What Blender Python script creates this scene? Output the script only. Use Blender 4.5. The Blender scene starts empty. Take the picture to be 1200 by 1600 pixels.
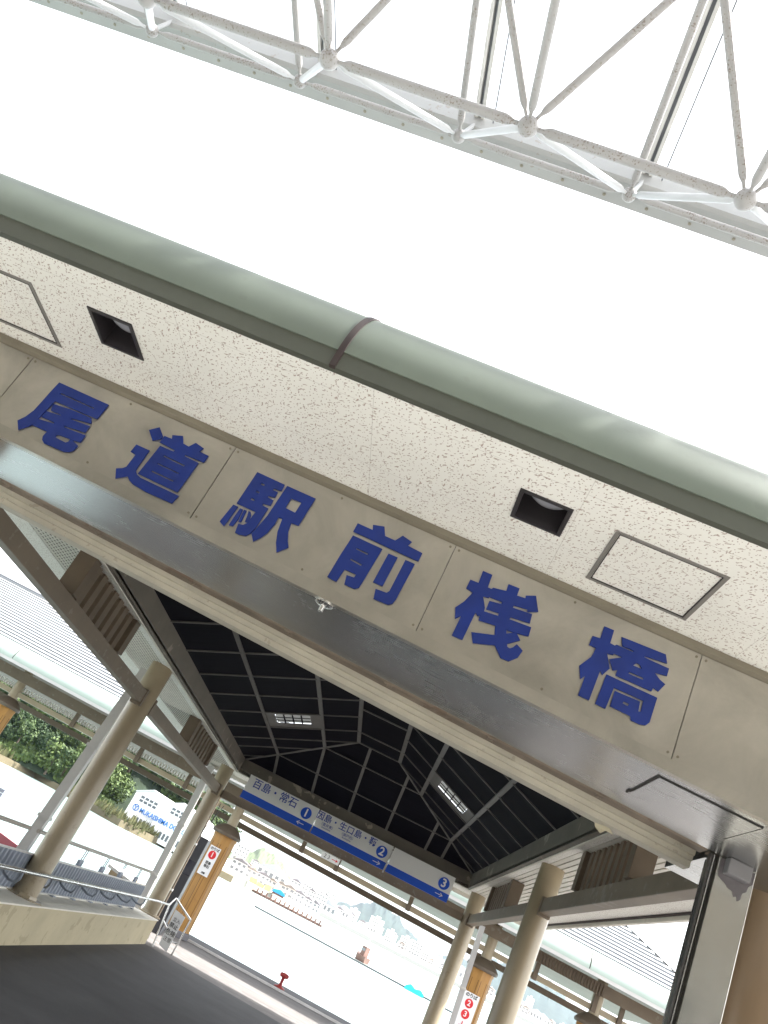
import bpy, math, random
from mathutils import Vector, Matrix
rnd = random.Random(7)
sc = bpy.context.scene
R_ = math.radians

# ---------------------------------------------------------------- camera
roll, pitch, azi = R_(27.87), R_(24.7), R_(10.4)
Fw = Vector((-math.sin(azi)*math.cos(pitch), math.cos(azi)*math.cos(pitch), math.sin(pitch)))
Rt = Vector((math.cos(azi), math.sin(azi), 0)); Up = Rt.cross(Fw)
cx = Rt*math.cos(roll) + Up*math.sin(roll); cy = Up*math.cos(roll) - Rt*math.sin(roll)
cam = bpy.data.cameras.new('camera'); cam_o = bpy.data.objects.new('camera', cam); sc.collection.objects.link(cam_o)
cam_o.matrix_world = Matrix(((cx.x, cy.x, -Fw.x, 0), (cx.y, cy.y, -Fw.y, 0), (cx.z, cy.z, -Fw.z, 1.5), (0, 0, 0, 1)))
cam.sensor_fit = 'VERTICAL'; cam.sensor_height = 36; cam.lens = 36*1269/1600
cam.clip_start = 0.05; cam.clip_end = 20000
sc.camera = cam_o

# ---------------------------------------------------------------- sky, sun, exposure
SUN_EL, SUN_AZ = 57, 76           # azimuth clockwise from +Y: from the right, slightly beyond the pavilion
w = bpy.data.worlds.new('World'); sc.world = w; w.use_nodes = True
nt = w.node_tree; bg = nt.nodes['Background']
sky = nt.nodes.new('ShaderNodeTexSky'); sky.sky_type = 'NISHITA'; sky.sun_disc = False
sky.sun_elevation = R_(SUN_EL); sky.sun_rotation = R_(SUN_AZ); sky.dust_density = 4.0; sky.air_density = 1.0
mixs = nt.nodes.new('ShaderNodeMixRGB'); mixs.inputs[0].default_value = 0.55
hsv = nt.nodes.new('ShaderNodeHueSaturation'); hsv.inputs['Saturation'].default_value = 0.35
nt.links.new(sky.outputs[0], hsv.inputs['Color']); mixs.blend_type = 'ADD'; mixs.inputs[0].default_value = 1; mixs.inputs[2].default_value = (2.6, 2.65, 2.7, 1)   # constant near-white added to brighten the whole sky, like thin haze
nt.links.new(hsv.outputs[0], mixs.inputs[1]); nt.links.new(mixs.outputs[0], bg.inputs[0])
bg.inputs[1].default_value = 0.13
sl = bpy.data.lights.new('sun', 'SUN'); sl.energy = 4.0; sl.angle = R_(0.6); sl.color = (1.0, 0.965, 0.91)
so = bpy.data.objects.new('sun', sl); sc.collection.objects.link(so)
sd = Vector((math.sin(R_(SUN_AZ))*math.cos(R_(SUN_EL)), math.cos(R_(SUN_AZ))*math.cos(R_(SUN_EL)), math.sin(R_(SUN_EL))))
so.rotation_euler = sd.to_track_quat('Z', 'Y').to_euler(); so.location = (5, -5, 30)
sc.view_settings.view_transform = 'Standard'; sc.view_settings.look = 'None'
sc.view_settings.exposure = 1.95; sc.view_settings.gamma = 1
try:
    sc.cycles.max_bounces = 8; sc.cycles.diffuse_bounces = 5; sc.cycles.glossy_bounces = 4
    sc.cycles.transparent_max_bounces = 12
except Exception: pass

# ---------------------------------------------------------------- helpers
S = -0.0248                      # the whole pier pavilion follows the ramp: it falls 2.5 cm per metre
def sh(v): return (v[0], v[1], v[2] + S*v[1])
def sz(x, y, z): return Vector((x, y, z + S*y))
def link(o): sc.collection.objects.link(o); return o
def tag(o, label=None, cat=None, group=None, kind=None):
    if label: o['label'] = label
    if cat: o['category'] = cat
    if group: o['group'] = group
    if kind: o['kind'] = kind
    return o
def empty(name, loc, label, cat, group=None, rz=0):
    o = link(bpy.data.objects.new(name, None)); o.location = loc; o.rotation_euler = (0, 0, rz)
    o.empty_display_size = .2
    return tag(o, label, cat, group)
class MB:
    def __init__(s): s.v = []; s.f = []; s.sm = []
    def add(s, vs, fs, smooth=False):
        n = len(s.v); s.v += [tuple(a) for a in vs]; s.f += [tuple(i+n for i in f) for f in fs]; s.sm += [smooth]*len(fs)
        return s
    def box(s, x0, x1, y0, y1, z0, z1):
        vs = [(x, y, z) for z in (z0, z1) for y in (y0, y1) for x in (x0, x1)]
        return s.add(vs, [(0, 2, 3, 1), (4, 5, 7, 6), (0, 1, 5, 4), (2, 6, 7, 3), (0, 4, 6, 2), (1, 3, 7, 5)])
    def bar(s, a, b, wd, ht, up=(0, 0, 1)):
        a = Vector(a); b = Vector(b); d = (b-a).normalized(); u = Vector(up)
        r = d.cross(u)
        if r.length < 1e-4: r = d.cross(Vector((1, 0, 0)))
        r.normalize(); u = r.cross(d)
        vs = [p + r*i*wd/2 + u*j*ht/2 for p in (a, b) for j in (-1, 1) for i in (-1, 1)]
        return s.add(vs, [(0, 1, 3, 2), (4, 6, 7, 5), (0, 4, 5, 1), (2, 3, 7, 6), (0, 2, 6, 4), (1, 5, 7, 3)])
    def tube(s, pts, r, n=10, cap=True):
        pts = [Vector(p) for p in pts]; rs = r if isinstance(r, (list, tuple)) else [r]*len(pts)
        vs = []; fs = []; pr = None
        for i, p in enumerate(pts):
            d = (pts[min(i+1, len(pts)-1)] - pts[max(i-1, 0)]).normalized()
            if pr is None:
                pr = d.cross(Vector((0, 0, 1)))
                if pr.length < 1e-3: pr = Vector((1, 0, 0))
            pr = (pr - d*pr.dot(d)).normalized(); q = d.cross(pr)
            for k in range(n):
                a = 2*math.pi*k/n; vs.append(p + (pr*math.cos(a) + q*math.sin(a))*rs[i])
        for i in range(len(pts)-1):
            for k in range(n):
                a = i*n+k; b = i*n+(k+1) % n; fs.append((a, b, b+n, a+n))
        s.add(vs, fs, True)
        if cap: s.add([], []); m = len(s.v)-len(vs); s.f += [tuple(m+k for k in reversed(range(n))), tuple(m+len(vs)-n+k for k in range(n))]; s.sm += [False, False]
        return s
    def lathe(s, prof, n=24, c=(0, 0, 0), smooth=True, sharp=False):
        vs = [(c[0]+r*math.cos(2*math.pi*k/n), c[1]+r*math.sin(2*math.pi*k/n), c[2]+z) for r, z in prof for k in range(n)]
        fs = [(i*n+k, i*n+(k+1) % n, (i+1)*n+(k+1) % n, (i+1)*n+k) for i in range(len(prof)-1) for k in range(n)]
        s.add(vs, fs, smooth); m = len(s.v)-len(vs)
        s.f += [tuple(m+k for k in reversed(range(n))), tuple(m+len(vs)-n+k for k in range(n))]; s.sm += [False, False]
        return s
    def ball(s, c, r, n=14, m=8):
        return s.lathe([(max(1e-4, r*math.sin(math.pi*i/m)), -r*math.cos(math.pi*i/m)) for i in range(m+1)], n, c)
    def ext(s, prof, axis, a, b, smooth=False, closed=True):
        # profile of 2-D points swept along 'x' (points are y,z), 'y' (x,z) or 'z' (x,y)
        def P(p, t): return {'x': (t, p[0], p[1]), 'y': (p[0], t, p[1]), 'z': (p[0], p[1], t)}[axis]
        n = len(prof); vs = [P(p, a) for p in prof] + [P(p, b) for p in prof]
        fs = [(i, (i+1) % n, n+(i+1) % n, n+i) for i in range(n if closed else n-1)]
        s.add(vs, fs, smooth)
        if closed:
            m = len(s.v)-len(vs); s.f += [tuple(m+i for i in reversed(range(n))), tuple(m+n+i for i in range(n))]; s.sm += [False]*2
        return s
    def quad(s, a, b, c, d): return s.add([a, b, c, d], [(0, 1, 2, 3)])
    def build(s, name, mat, parent=None, shear=False, bevel=0, base=None):
        o0 = Vector((0, 0, 0)) if base is None else Vector(base)
        if parent is not None and base is None: o0 = Vector(parent.location)
        vs = [sh(v) for v in s.v] if shear else s.v
        vs = [(v[0]-o0.x, v[1]-o0.y, v[2]-o0.z) for v in vs]
        me = bpy.data.meshes.new(name); me.from_pydata(vs, [], s.f); me.validate()
        if len(me.polygons) == len(s.sm): me.polygons.foreach_set('use_smooth', s.sm)
        smooth_any = any(s.sm)
        import bmesh
        bm = bmesh.new(); bm.from_mesh(me); bmesh.ops.recalc_face_normals(bm, faces=bm.faces); bm.to_mesh(me); bm.free()
        if smooth_any: me.set_sharp_from_angle(angle=R_(38))
        me.materials.append(mat)
        o = link(bpy.data.objects.new(name, me))
        if parent is not None: o.parent = parent
        elif base is not None: o.location = o0
        if bevel:
            b = o.modifiers.new('b', 'BEVEL'); b.width = bevel; b.segments = 2; b.limit_method = 'ANGLE'; b.angle_limit = R_(40)
        return o
def sub(o, mb, name, mat, shear=False, bevel=0):
    """sub-part of part o (whose own origin sits at its thing's origin)"""
    org = o.parent.location if o.parent else Vector((0, 0, 0))
    c = mb.build(name, mat, None, shear, bevel, base=org); c.parent = o; c.location = (0, 0, 0); return c
def copy_tree(o, parent=None):
    c = o.copy(); sc.collection.objects.link(c)
    if parent is not None: c.parent = parent
    for k in list(o.children): copy_tree(k, c)
    return c

# ---------------------------------------------------------------- materials
def newmat(name):
    m = bpy.data.materials.new(name); m.use_nodes = True
    return m, m.node_tree, m.node_tree.nodes['Principled BSDF']
def N(nt, t, **k):
    n = nt.nodes.new(t)
    for a, b in k.items():
        if a in ('i',):
            for kk, vv in b.items(): n.inputs[kk].default_value = vv
        else: setattr(n, a, b)
    return n
def paint(name, col, rough=.5, var=.12, scale=3, metal=0, bump=0, spots=None, spotcol=(.2, .08, .03, 1), spotsc=30, spotth=.62, coat=0, streak=None):
    m, nt, bs = newmat(name); L = nt.links.new
    tc = N(nt, 'ShaderNodeTexCoord'); no = N(nt, 'ShaderNodeTexNoise', i={'Scale': scale, 'Detail': 6, 'Roughness': .6})
    src = tc.outputs['Object']
    if streak:
        mp = N(nt, 'ShaderNodeMapping'); mp.inputs['Scale'].default_value = streak; L(src, mp.inputs[0]); L(mp.outputs[0], no.inputs[0])
    else: L(src, no.inputs[0])
    r = N(nt, 'ShaderNodeValToRGB'); r.color_ramp.elements[0].position = .3; r.color_ramp.elements[1].position = .7
    c = Vector(col); r.color_ramp.elements[0].color = (*(c*(1-var)), 1); r.color_ramp.elements[1].color = (*(c*(1+var)), 1)
    L(no.outputs[0], r.inputs[0]); out = r.outputs[0]
    if spots:
        n2 = N(nt, 'ShaderNodeTexNoise', i={'Scale': spotsc, 'Detail': 3, 'Roughness': .55}); L(src, n2.inputs[0])
        n3 = N(nt, 'ShaderNodeTexNoise', i={'Scale': spotsc*.08, 'Detail': 2}); L(src, n3.inputs[0])
        ad = N(nt, 'ShaderNodeMath', operation='MULTIPLY_ADD'); L(n3.outputs[0], ad.inputs[0]); ad.inputs[1].default_value = .35; L(n2.outputs[0], ad.inputs[2])
        st = N(nt, 'ShaderNodeMapRange', i={1: spotth+.175, 2: spotth+.205}); L(ad.outputs[0], st.inputs[0])
        mu = N(nt, 'ShaderNodeMath', operation='MULTIPLY'); mu.inputs[1].default_value = spots; L(st.outputs[0], mu.inputs[0])
        mx = N(nt, 'ShaderNodeMixRGB'); L(mu.outputs[0], mx.inputs[0]); L(out, mx.inputs[1]); mx.inputs[2].default_value = spotcol; out = mx.outputs[0]
    L(out, bs.inputs['Base Color']); bs.inputs['Roughness'].default_value = rough; bs.inputs['Metallic'].default_value = metal
    if coat: bs.inputs['Coat Weight'].default_value = coat; bs.inputs['Coat Roughness'].default_value = .12
    if bump:
        b = N(nt, 'ShaderNodeBump', i={'Strength': bump, 'Distance': .02}); L(no.outputs[0], b.inputs['Height']); L(b.outputs[0], bs.inputs['Normal'])
    return m
def rockwool():
    """acoustic ceiling board: pale, with short dark fissures lying at random angles"""
    m, nt, bs = newmat('fissured_board'); L = nt.links.new
    tc = N(nt, 'ShaderNodeTexCoord'); total = None
    wn = N(nt, 'ShaderNodeTexNoise', i={'Scale': 60, 'Detail': 2}); L(tc.outputs['Object'], wn.inputs[0])
    for sc_, ln, wd, off in ((19, .24, .058, 0), (29, .22, .08, 3.7), (54, .18, .13, 9.1)):
        mp = N(nt, 'ShaderNodeMapping'); mp.inputs['Location'].default_value = (off, off*.7, 0); mp.inputs['Scale'].default_value = (sc_, sc_, 0)
        L(tc.outputs['Object'], mp.inputs[0])
        vo = N(nt, 'ShaderNodeTexVoronoi', voronoi_dimensions='2D'); vo.inputs['Scale'].default_value = 1; L(mp.outputs[0], vo.inputs['Vector'])
        d = N(nt, 'ShaderNodeVectorMath', operation='SUBTRACT'); L(mp.outputs[0], d.inputs[0]); L(vo.outputs['Position'], d.inputs[1])
        sp = N(nt, 'ShaderNodeSeparateColor'); L(vo.outputs['Color'], sp.inputs[0])
        an = N(nt, 'ShaderNodeMath', operation='MULTIPLY'); an.inputs[1].default_value = 1.7; L(sp.outputs[0], an.inputs[0])
        ro = N(nt, 'ShaderNodeVectorRotate', rotation_type='Z_AXIS'); L(d.outputs[0], ro.inputs['Vector']); L(an.outputs[0], ro.inputs['Angle'])
        s2 = N(nt, 'ShaderNodeSeparateXYZ'); L(ro.outputs[0], s2.inputs[0])
        # wiggle
        wg = N(nt, 'ShaderNodeMath', operation='MULTIPLY_ADD'); L(wn.outputs[0], wg.inputs[0]); wg.inputs[1].default_value = .25; L(s2.outputs[1], wg.inputs[2])
        wg2 = N(nt, 'ShaderNodeMath', operation='SUBTRACT'); L(wg.outputs[0], wg2.inputs[0]); wg2.inputs[1].default_value = .125
        ay = N(nt, 'ShaderNodeMath', operation='DIVIDE'); L(wg2.outputs[0], ay.inputs[0]); ay.inputs[1].default_value = wd
        lnv = N(nt, 'ShaderNodeMath', operation='MULTIPLY_ADD'); L(sp.outputs[1], lnv.inputs[0]); lnv.inputs[1].default_value = ln; lnv.inputs[2].default_value = .08
        ax = N(nt, 'ShaderNodeMath', operation='DIVIDE'); L(s2.outputs[0], ax.inputs[0]); L(lnv.outputs[0], ax.inputs[1])
        cb = N(nt, 'ShaderNodeCombineXYZ'); L(ax.outputs[0], cb.inputs[0]); L(ay.outputs[0], cb.inputs[1])
        le = N(nt, 'ShaderNodeVectorMath', operation='LENGTH'); L(cb.outputs[0], le.inputs[0])
        st = N(nt, 'ShaderNodeMapRange', i={1: 1.15, 2: .75, 3: 0, 4: 1}); L(le.outputs['Value'], st.inputs[0])
        kp = N(nt, 'ShaderNodeMath', operation='GREATER_THAN'); L(sp.outputs[2], kp.inputs[0]); kp.inputs[1].default_value = .3
        mu = N(nt, 'ShaderNodeMath', operation='MULTIPLY'); L(st.outputs[0], mu.inputs[0]); L(kp.outputs[0], mu.inputs[1])
        if total is None: total = mu.outputs[0]
        else:
            mxx = N(nt, 'ShaderNodeMath', operation='MAXIMUM'); L(total, mxx.inputs[0]); L(mu.outputs[0], mxx.inputs[1]); total = mxx.outputs[0]
    sx = N(nt, 'ShaderNodeSeparateXYZ'); L(tc.outputs['Object'], sx.inputs[0])
    # board joints every 0.91 m along x, 0.46 m along y
    js = None
    for ax_, per in ((0, .91), (1, .455)):
        a = N(nt, 'ShaderNodeMath', operation='PINGPONG'); L(sx.outputs[ax_], a.inputs[0]); a.inputs[1].default_value = per/2
        b = N(nt, 'ShaderNodeMath', operation='LESS_THAN'); L(a.outputs[0], b.inputs[0]); b.inputs[1].default_value = .0018
        if js is None: js = b.outputs[0]
        else:
            c_ = N(nt, 'ShaderNodeMath', operation='MAXIMUM'); L(js, c_.inputs[0]); L(b.outputs[0], c_.inputs[1]); js = c_.outputs[0]
    big = N(nt, 'ShaderNodeTexNoise', i={'Scale': 1.3, 'Detail': 5}); L(tc.outputs['Object'], big.inputs[0])
    rp = N(nt, 'ShaderNodeValToRGB'); rp.color_ramp.elements[0].position = .3; rp.color_ramp.elements[1].position = .7
    rp.color_ramp.elements[0].color = (.74, .735, .68, 1); rp.color_ramp.elements[1].color = (.83, .825, .775, 1); L(big.outputs[0], rp.inputs[0])
    m0 = N(nt, 'ShaderNodeMixRGB'); js2 = N(nt, 'ShaderNodeMath', operation='MULTIPLY'); js2.inputs[1].default_value = .3; L(js, js2.inputs[0]); L(js2.outputs[0], m0.inputs[0]); L(rp.outputs[0], m0.inputs[1]); m0.inputs[2].default_value = (.25, .22, .18, 1)
    m1 = N(nt, 'ShaderNodeMixRGB'); t2 = N(nt, 'ShaderNodeMath', operation='MULTIPLY'); t2.inputs[1].default_value = .78; L(total, t2.inputs[0]); L(t2.outputs[0], m1.inputs[0]); L(m0.outputs[0], m1.inputs[1]); m1.inputs[2].default_value = (.29, .20, .155, 1)
    L(m1.outputs[0], bs.inputs['Base Color']); bs.inputs['Roughness'].default_value = .9
    return m
def steel(name, col, rough, sc_=(1, 60, 60), cloud=.15, dark=.84):
    m, nt, bs = newmat(name); L = nt.links.new
    tc = N(nt, 'ShaderNodeTexCoord'); mp = N(nt, 'ShaderNodeMapping'); mp.inputs['Scale'].default_value = sc_; L(tc.outputs['Object'], mp.inputs[0])
    n1 = N(nt, 'ShaderNodeTexNoise', i={'Scale': 4, 'Detail': 3}); L(mp.outputs[0], n1.inputs[0])
    n2 = N(nt, 'ShaderNodeTexNoise', i={'Scale': 2.2, 'Detail': 6, 'Roughness': .65, 'Distortion': .6}); L(tc.outputs['Object'], n2.inputs[0])
    a = N(nt, 'ShaderNodeMath', operation='MULTIPLY_ADD'); L(n1.outputs[0], a.inputs[0]); a.inputs[1].default_value = .1; a.inputs[2].default_value = rough-.05
    b = N(nt, 'ShaderNodeMath', operation='MULTIPLY_ADD'); L(n2.outputs[0], b.inputs[0]); b.inputs[1].default_value = cloud; L(a.outputs[0], b.inputs[2])
    L(b.outputs[0], bs.inputs['Roughness'])
    r = N(nt, 'ShaderNodeValToRGB'); r.color_ramp.elements[0].position = .3; r.color_ramp.elements[1].position = .72
    c = Vector(col); r.color_ramp.elements[0].color = (*(c*dark), 1); r.color_ramp.elements[1].color = (*c, 1); L(n2.outputs[0], r.inputs[0])
    L(r.outputs[0], bs.inputs['Base Color']); bs.inputs['Metallic'].default_value = .9
    bu = N(nt, 'ShaderNodeBump', i={'Strength': .04, 'Distance': .004}); L(n2.outputs[0], bu.inputs['Height']); L(bu.outputs[0], bs.inputs['Normal'])
    return m
def flat(name, col, rough=.6, metal=0, emis=0):
    m, nt, bs = newmat(name); bs.inputs['Base Color'].default_value = (*col, 1); bs.inputs['Roughness'].default_value = rough; bs.inputs['Metallic'].default_value = metal
    return m
def dull(m, v=.05):
    m.node_tree.nodes['Principled BSDF'].inputs['Specular IOR Level'].default_value = v; return m
M = dict(
 board=rockwool(),
 green=paint('green_enamel', (.125, .15, .118), .55, .10, 2.5, spots=.25, spotsc=5, spotth=.64, spotcol=(.09, .10, .08, 1)),
 greenlip=paint('green_lip', (.07, .075, .058), .6, .08, 3),
 joint=flat('dark_joint', (.035, .022, .02), .7),
 panel=steel('sign_panel_steel', (.56, .53, .465), .24, cloud=.22, dark=.66),  # broad sheen put into the colour as random darker clouds
 under=steel('soffit_steel', (.46, .465, .46), .17, cloud=.16),
 trim=paint('trim_metal', (.24, .215, .165), .4, .1, 4, metal=.4),
 blue=paint('blue_enamel', (.002, .019, .165), .55, .12, 8),
 letteredge=flat('letter_edge', (.05, .05, .07), .5),
 dark=flat('dark_recess', (.02, .018, .016), .7),
 brownbar=paint('rusty_brown_bar', (.20, .16, .12), .6, .3, 5, spots=.5, spotsc=14, spotth=.62, spotcol=(.13, .07, .04, 1)),
 cream=paint('cream_rail', (.46, .43, .35), .55, .12, 4, spots=.35, spotsc=20, spotth=.66, spotcol=(.2, .15, .1, 1)),
 column=paint('column_beige', (.34, .28, .185), .34, .1, 1.5, spots=.25, spotsc=26, spotth=.66, spotcol=(.14, .09, .05, 1), coat=.15),
 colnear=paint('column_tan', (.27, .185, .11), .3, .12, 1.0, streak=(2, 2, .3), coat=.3),
 hatchframe=paint('hatch_frame', (.19, .18, .165), .6, .05, 3),
 beam=paint('beam_brown', (.17, .132, .092), .55, .15, 2, spots=.5, spotsc=9, spotth=.64, spotcol=(.24, .22, .18, 1)),
 curb=paint('curb_peeling', (.14, .125, .10), .65, .15, 2, spots=.7, spotsc=3.5, spotth=.66, spotcol=(.36, .32, .25, 1)),
 white=paint('soffit_white', (.66, .64, .57), .6, .06, 2, spots=.2, spotsc=12, spotth=.66, spotcol=(.3, .28, .24, 1)),
 louvre=paint('lattice_brown', (.125, .092, .06), .55, .15, 3),
 lantern=dull(paint('lantern_dark', (.008, .008, .012), .8, .3, 3, streak=(1, 24, 1)), .04),
 mull=paint('mullion_grey', (.11, .105, .095), .6, .15, 4),
 ceilback=flat('duct_black', (.016, .017, .015), .85),
 truss=paint('truss_white', (.29, .28, .27), .45, .05, 2, spots=.75, spotsc=60, spotth=.615, spotcol=(.13, .09, .065, 1)),
 trusscleanlit=paint('truss_white_clean_lit', (.42, .42, .42), .4, .04, 2, spots=.2, spotsc=30, spotth=.68),  # fewer rust spots; lighter colour stands in for light on the upper struts
 edgebeam=paint('edge_beam', (.33, .33, .32), .45, .06, 1.2, spots=.6, spotsc=14, spotth=.68, spotcol=(.25, .22, .18, 1)),
 grey=paint('fence_grey', (.25, .28, .33), .5, .08, 3),
 stainless=steel('stainless_tube', (.7, .7, .68), .22, (30, 30, 1), cloud=.08),
 post=steel('post_steel', (.56, .55, .51), .12, (40, 40, 1), cloud=.2),
 wall=paint('parapet_cream', (.46, .40, .265), .8, .12, 1.6, bump=.1, spots=.35, spotsc=5, spotth=.62, spotcol=(.25, .2, .12, 1)),
 deck=paint('deck_surface', (.050, .048, .050), .75, .25, 1.5, bump=.15, spots=.12, spotsc=60, spotth=.6, spotcol=(.12, .12, .12, 1)),
 apron=paint('apron_concrete', (.14, .13, .125), .85, .22, 1.2, bump=.1, spots=.4, spotsc=3, spotth=.56, spotcol=(.2, .19, .18, 1), streak=(.5, 3, 1)),
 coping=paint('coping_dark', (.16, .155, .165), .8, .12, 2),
 ochre=paint('ochre_cladding', (.39, .20, .048), .5, .14, 2.5, streak=(3, 3, .5), spots=.3, spotsc=4, spotth=.6, spotcol=(.3, .15, .05, 1)),
 ochredk=paint('ochre_cap', (.11, .085, .06), .5, .15, 3),
 signwhite=flat('sign_white', (.72, .73, .70), .4),
 signblue=flat('sign_blue', (.010, .085, .55), .4),
 ink=flat('ink_blue', (.012, .05, .33), .5), inkblack=flat('ink_black', (.02, .02, .02), .5),
 red=flat('sign_red', (.65, .02, .03), .4), signlite=flat('lettering_white', (.8, .8, .8), .5),
 greensunlit=paint('sunlit_green_enamel', (.33, .40, .35), .35, .05, 2, coat=.2), rail2=paint('rail_buff', (.36, .33, .29), .4, .08, 3),  # far gutter is the same green, lightened to stand for sunlight on it
 roof=paint('roof_sheet', (.42, .44, .445), .4, .04, 1), seam=flat('dark_grey', (.15, .16, .17), .6),
 pipe=paint('pipe_grey', (.50, .49, .47), .4, .08, 3),
 bollard=paint('bollard_red', (.42, .05, .05), .5, .25, 9, spots=.5, spotsc=20, spotth=.56),
)

# ---------------------------------------------------------------- setting: ground, deck, water
def setting(name, mb, mat, shear=False, kind='structure'):
    o = mb.build(name, mat, None, shear); o['kind'] = kind; return o
setting('paving', MB().box(-90, 90, -60, 1.0, -1.2, -.03), paint('paving_stone', (.52, .51, .485), .85, .12, 1.2, bump=.05))
setting('quay_ground', MB().box(-90, 90, 1.0, 4.2, -4.5, -.16), M['apron'])
setting('deck', MB().ext([(-3.13, 1.0), (3.6, 1.0), (3.6, 15.02), (-.4, 15.7), (-3.13, 16.17)], 'z', -.5, 0), M['deck'], True)
setting('apron', MB().ext([(-6, 4.5), (-3.9, 4.5), (-3.9, 16.3), (-3.13, 16.18), (-.4, 15.71), (3.61, 15.03), (3.61, 4.5), (20, 4.5), (20, 21.25), (-6, 21.25)], 'z', -.9, -.012), M['apron'], True)
setting('pillar_pad', MB().box(-10.8, -9.3, 20.2, 21.6, -4, -.02), M['apron'], True)
setting('kerb_strip', MB().box(-6, 20, 21.25, 21.42, -.9, .03), paint('kerb_pale', (.6, .58, .55), .8, .1, 3), True)
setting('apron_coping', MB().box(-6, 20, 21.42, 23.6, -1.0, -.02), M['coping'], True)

wm, wnt, wb = newmat('sea_water'); L = wnt.links.new
tc = N(wnt, 'ShaderNodeTexCoord'); mp = N(wnt, 'ShaderNodeMapping'); mp.inputs['Scale'].default_value = (.5, .9, 1); L(tc.outputs['Object'], mp.inputs[0])
no = N(wnt, 'ShaderNodeTexNoise', i={'Scale': 1.4, 'Detail': 5, 'Roughness': .6}); L(mp.outputs[0], no.inputs[0])
bu = N(wnt, 'ShaderNodeBump', i={'Strength': .35, 'Distance': .15}); L(no.outputs[0], bu.inputs['Height']); L(bu.outputs[0], wb.inputs['Normal'])
wb.inputs['Base Color'].default_value = (.22, .29, .28, 1); wb.inputs['Roughness'].default_value = .3
mw = MB().box(-6000, 6000, 4.2, 12000, -30, -3.6)
setting('sea', mw, wm)

# ---------------------------------------------------------------- the pier pavilion
PV = empty('pier_pavilion', (-.74, 10, -.25), 'low beige pier pavilion with round columns, green rounded eaves and dark lantern', 'pavilion')
def pv(mb, name, mat, shear=True, bevel=0, label=None):
    o = mb.build(name, mat, PV, shear, bevel)
    if label: o['label'] = label
    return o
CZ = 3.25
# ceiling boards (with openings for downlights)
def holed(mb, x0, x1, y0, y1, z, holes):
    xs = sorted({x0, x1, *[h[0] for h in holes], *[h[1] for h in holes]}); ys = sorted({y0, y1, *[h[2] for h in holes], *[h[3] for h in holes]})
    for i in range(len(xs)-1):
        for j in range(len(ys)-1):
            mx, my = (xs[i]+xs[i+1])/2, (ys[j]+ys[j+1])/2
            if any(h[0] < mx < h[1] and h[2] < my < h[3] for h in holes): continue
            mb.quad((xs[i], ys[j], z), (xs[i+1], ys[j], z), (xs[i+1], ys[j+1], z), (xs[i], ys[j+1], z))
    return mb
DL = [(-2.135, -1.912, 2.852, 3.095), (-.072, .147, 2.863, 3.093)]
pv(holed(MB(), -4.62, 3.12, 2.57, 3.7, CZ, DL), 'front_ceiling', M['board'])
GX = {-1: (-3.98, -3.36), 1: (1.82, 2.56)}
mb = MB()
mb.box(-4.62, GX[-1][0], 3.7, 17.4, CZ, CZ+.02); mb.box(GX[-1][1], -3.13, 3.7, 16.3, CZ, CZ+.02)
mb.box(1.65, GX[1][0], 3.7, 16.3, CZ, CZ+.02); mb.box(GX[1][1], 3.12, 3.7, 17.4, CZ, CZ+.02)
mb.box(GX[-1][1], GX[1][0], 16.3, 17.4, CZ, CZ+.02)
pv(mb, 'side_ceiling', M['board'])
# ceiling grilles: long slats with dark gaps, a mesh of cross bars on the left
mb = MB(); x = GX[-1][0]+.02
while x < GX[-1][1]: mb.box(x, x+.022, 3.75, 17.35, CZ+.003, CZ+.008); x += .05
y = 4.6
while y < 12.6: mb.box(GX[-1][0], GX[-1][1], y, y+.018, CZ+.004, CZ+.0075); y += .06
pv(mb, 'ceiling_grille', M['white'], label='white mesh ceiling grille')
mb = MB(); x = GX[1][0]+.012
while x < GX[1][1]-.03: mb.box(x, x+.058, 3.75, 17.35, CZ+.003, CZ+.03); x += .076
y = 4.6
while y < 8: mb.box(GX[1][0], GX[1][1], y, y+.02, CZ+.031, CZ+.045); y += .05
pv(mb, 'ceiling_grille', M['white'], label='white slatted ceiling grille')
mb = MB(); mb.box(-4.62, -3.2, 3.7, 17.4, CZ+.16, CZ+.2); mb.box(1.7, 3.12, 3.7, 17.4, CZ+.16, CZ+.2); pv(mb, 'ceiling_void', M['ceilback'])
# access hatches in the front ceiling
for (a, b, c, d) in ((.335, .797, 2.875, 3.347), (-2.905, -2.437, 2.85, 3.30)):
    fr = MB(); z0, z1, t = CZ-.004, CZ+.004, .017
    fr.box(a, b, c, c+t, z0, z1); fr.box(a, b, d-t, d, z0, z1); fr.box(a, a+t, c+t, d-t, z0, z1); fr.box(b-t, b, c+t, d-t, z0, z1)
    o = pv(fr, 'access_hatch', M['hatchframe'])
    gp = MB(); t2 = .0035; e = t+.002
    gp.box(a+e, b-e, c+e, c+e+t2, z0, z1-.002); gp.box(a+e, b-e, d-e-t2, d-e, z0, z1-.002); gp.box(a+e, a+e+t2, c+e+t2, d-e-t2, z0, z1-.002); gp.box(b-e-t2, b-e, c+e+t2, d-e-t2, z0, z1-.002)
    sub(o, gp, 'hatch_gap', M['dark'], True)
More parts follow.
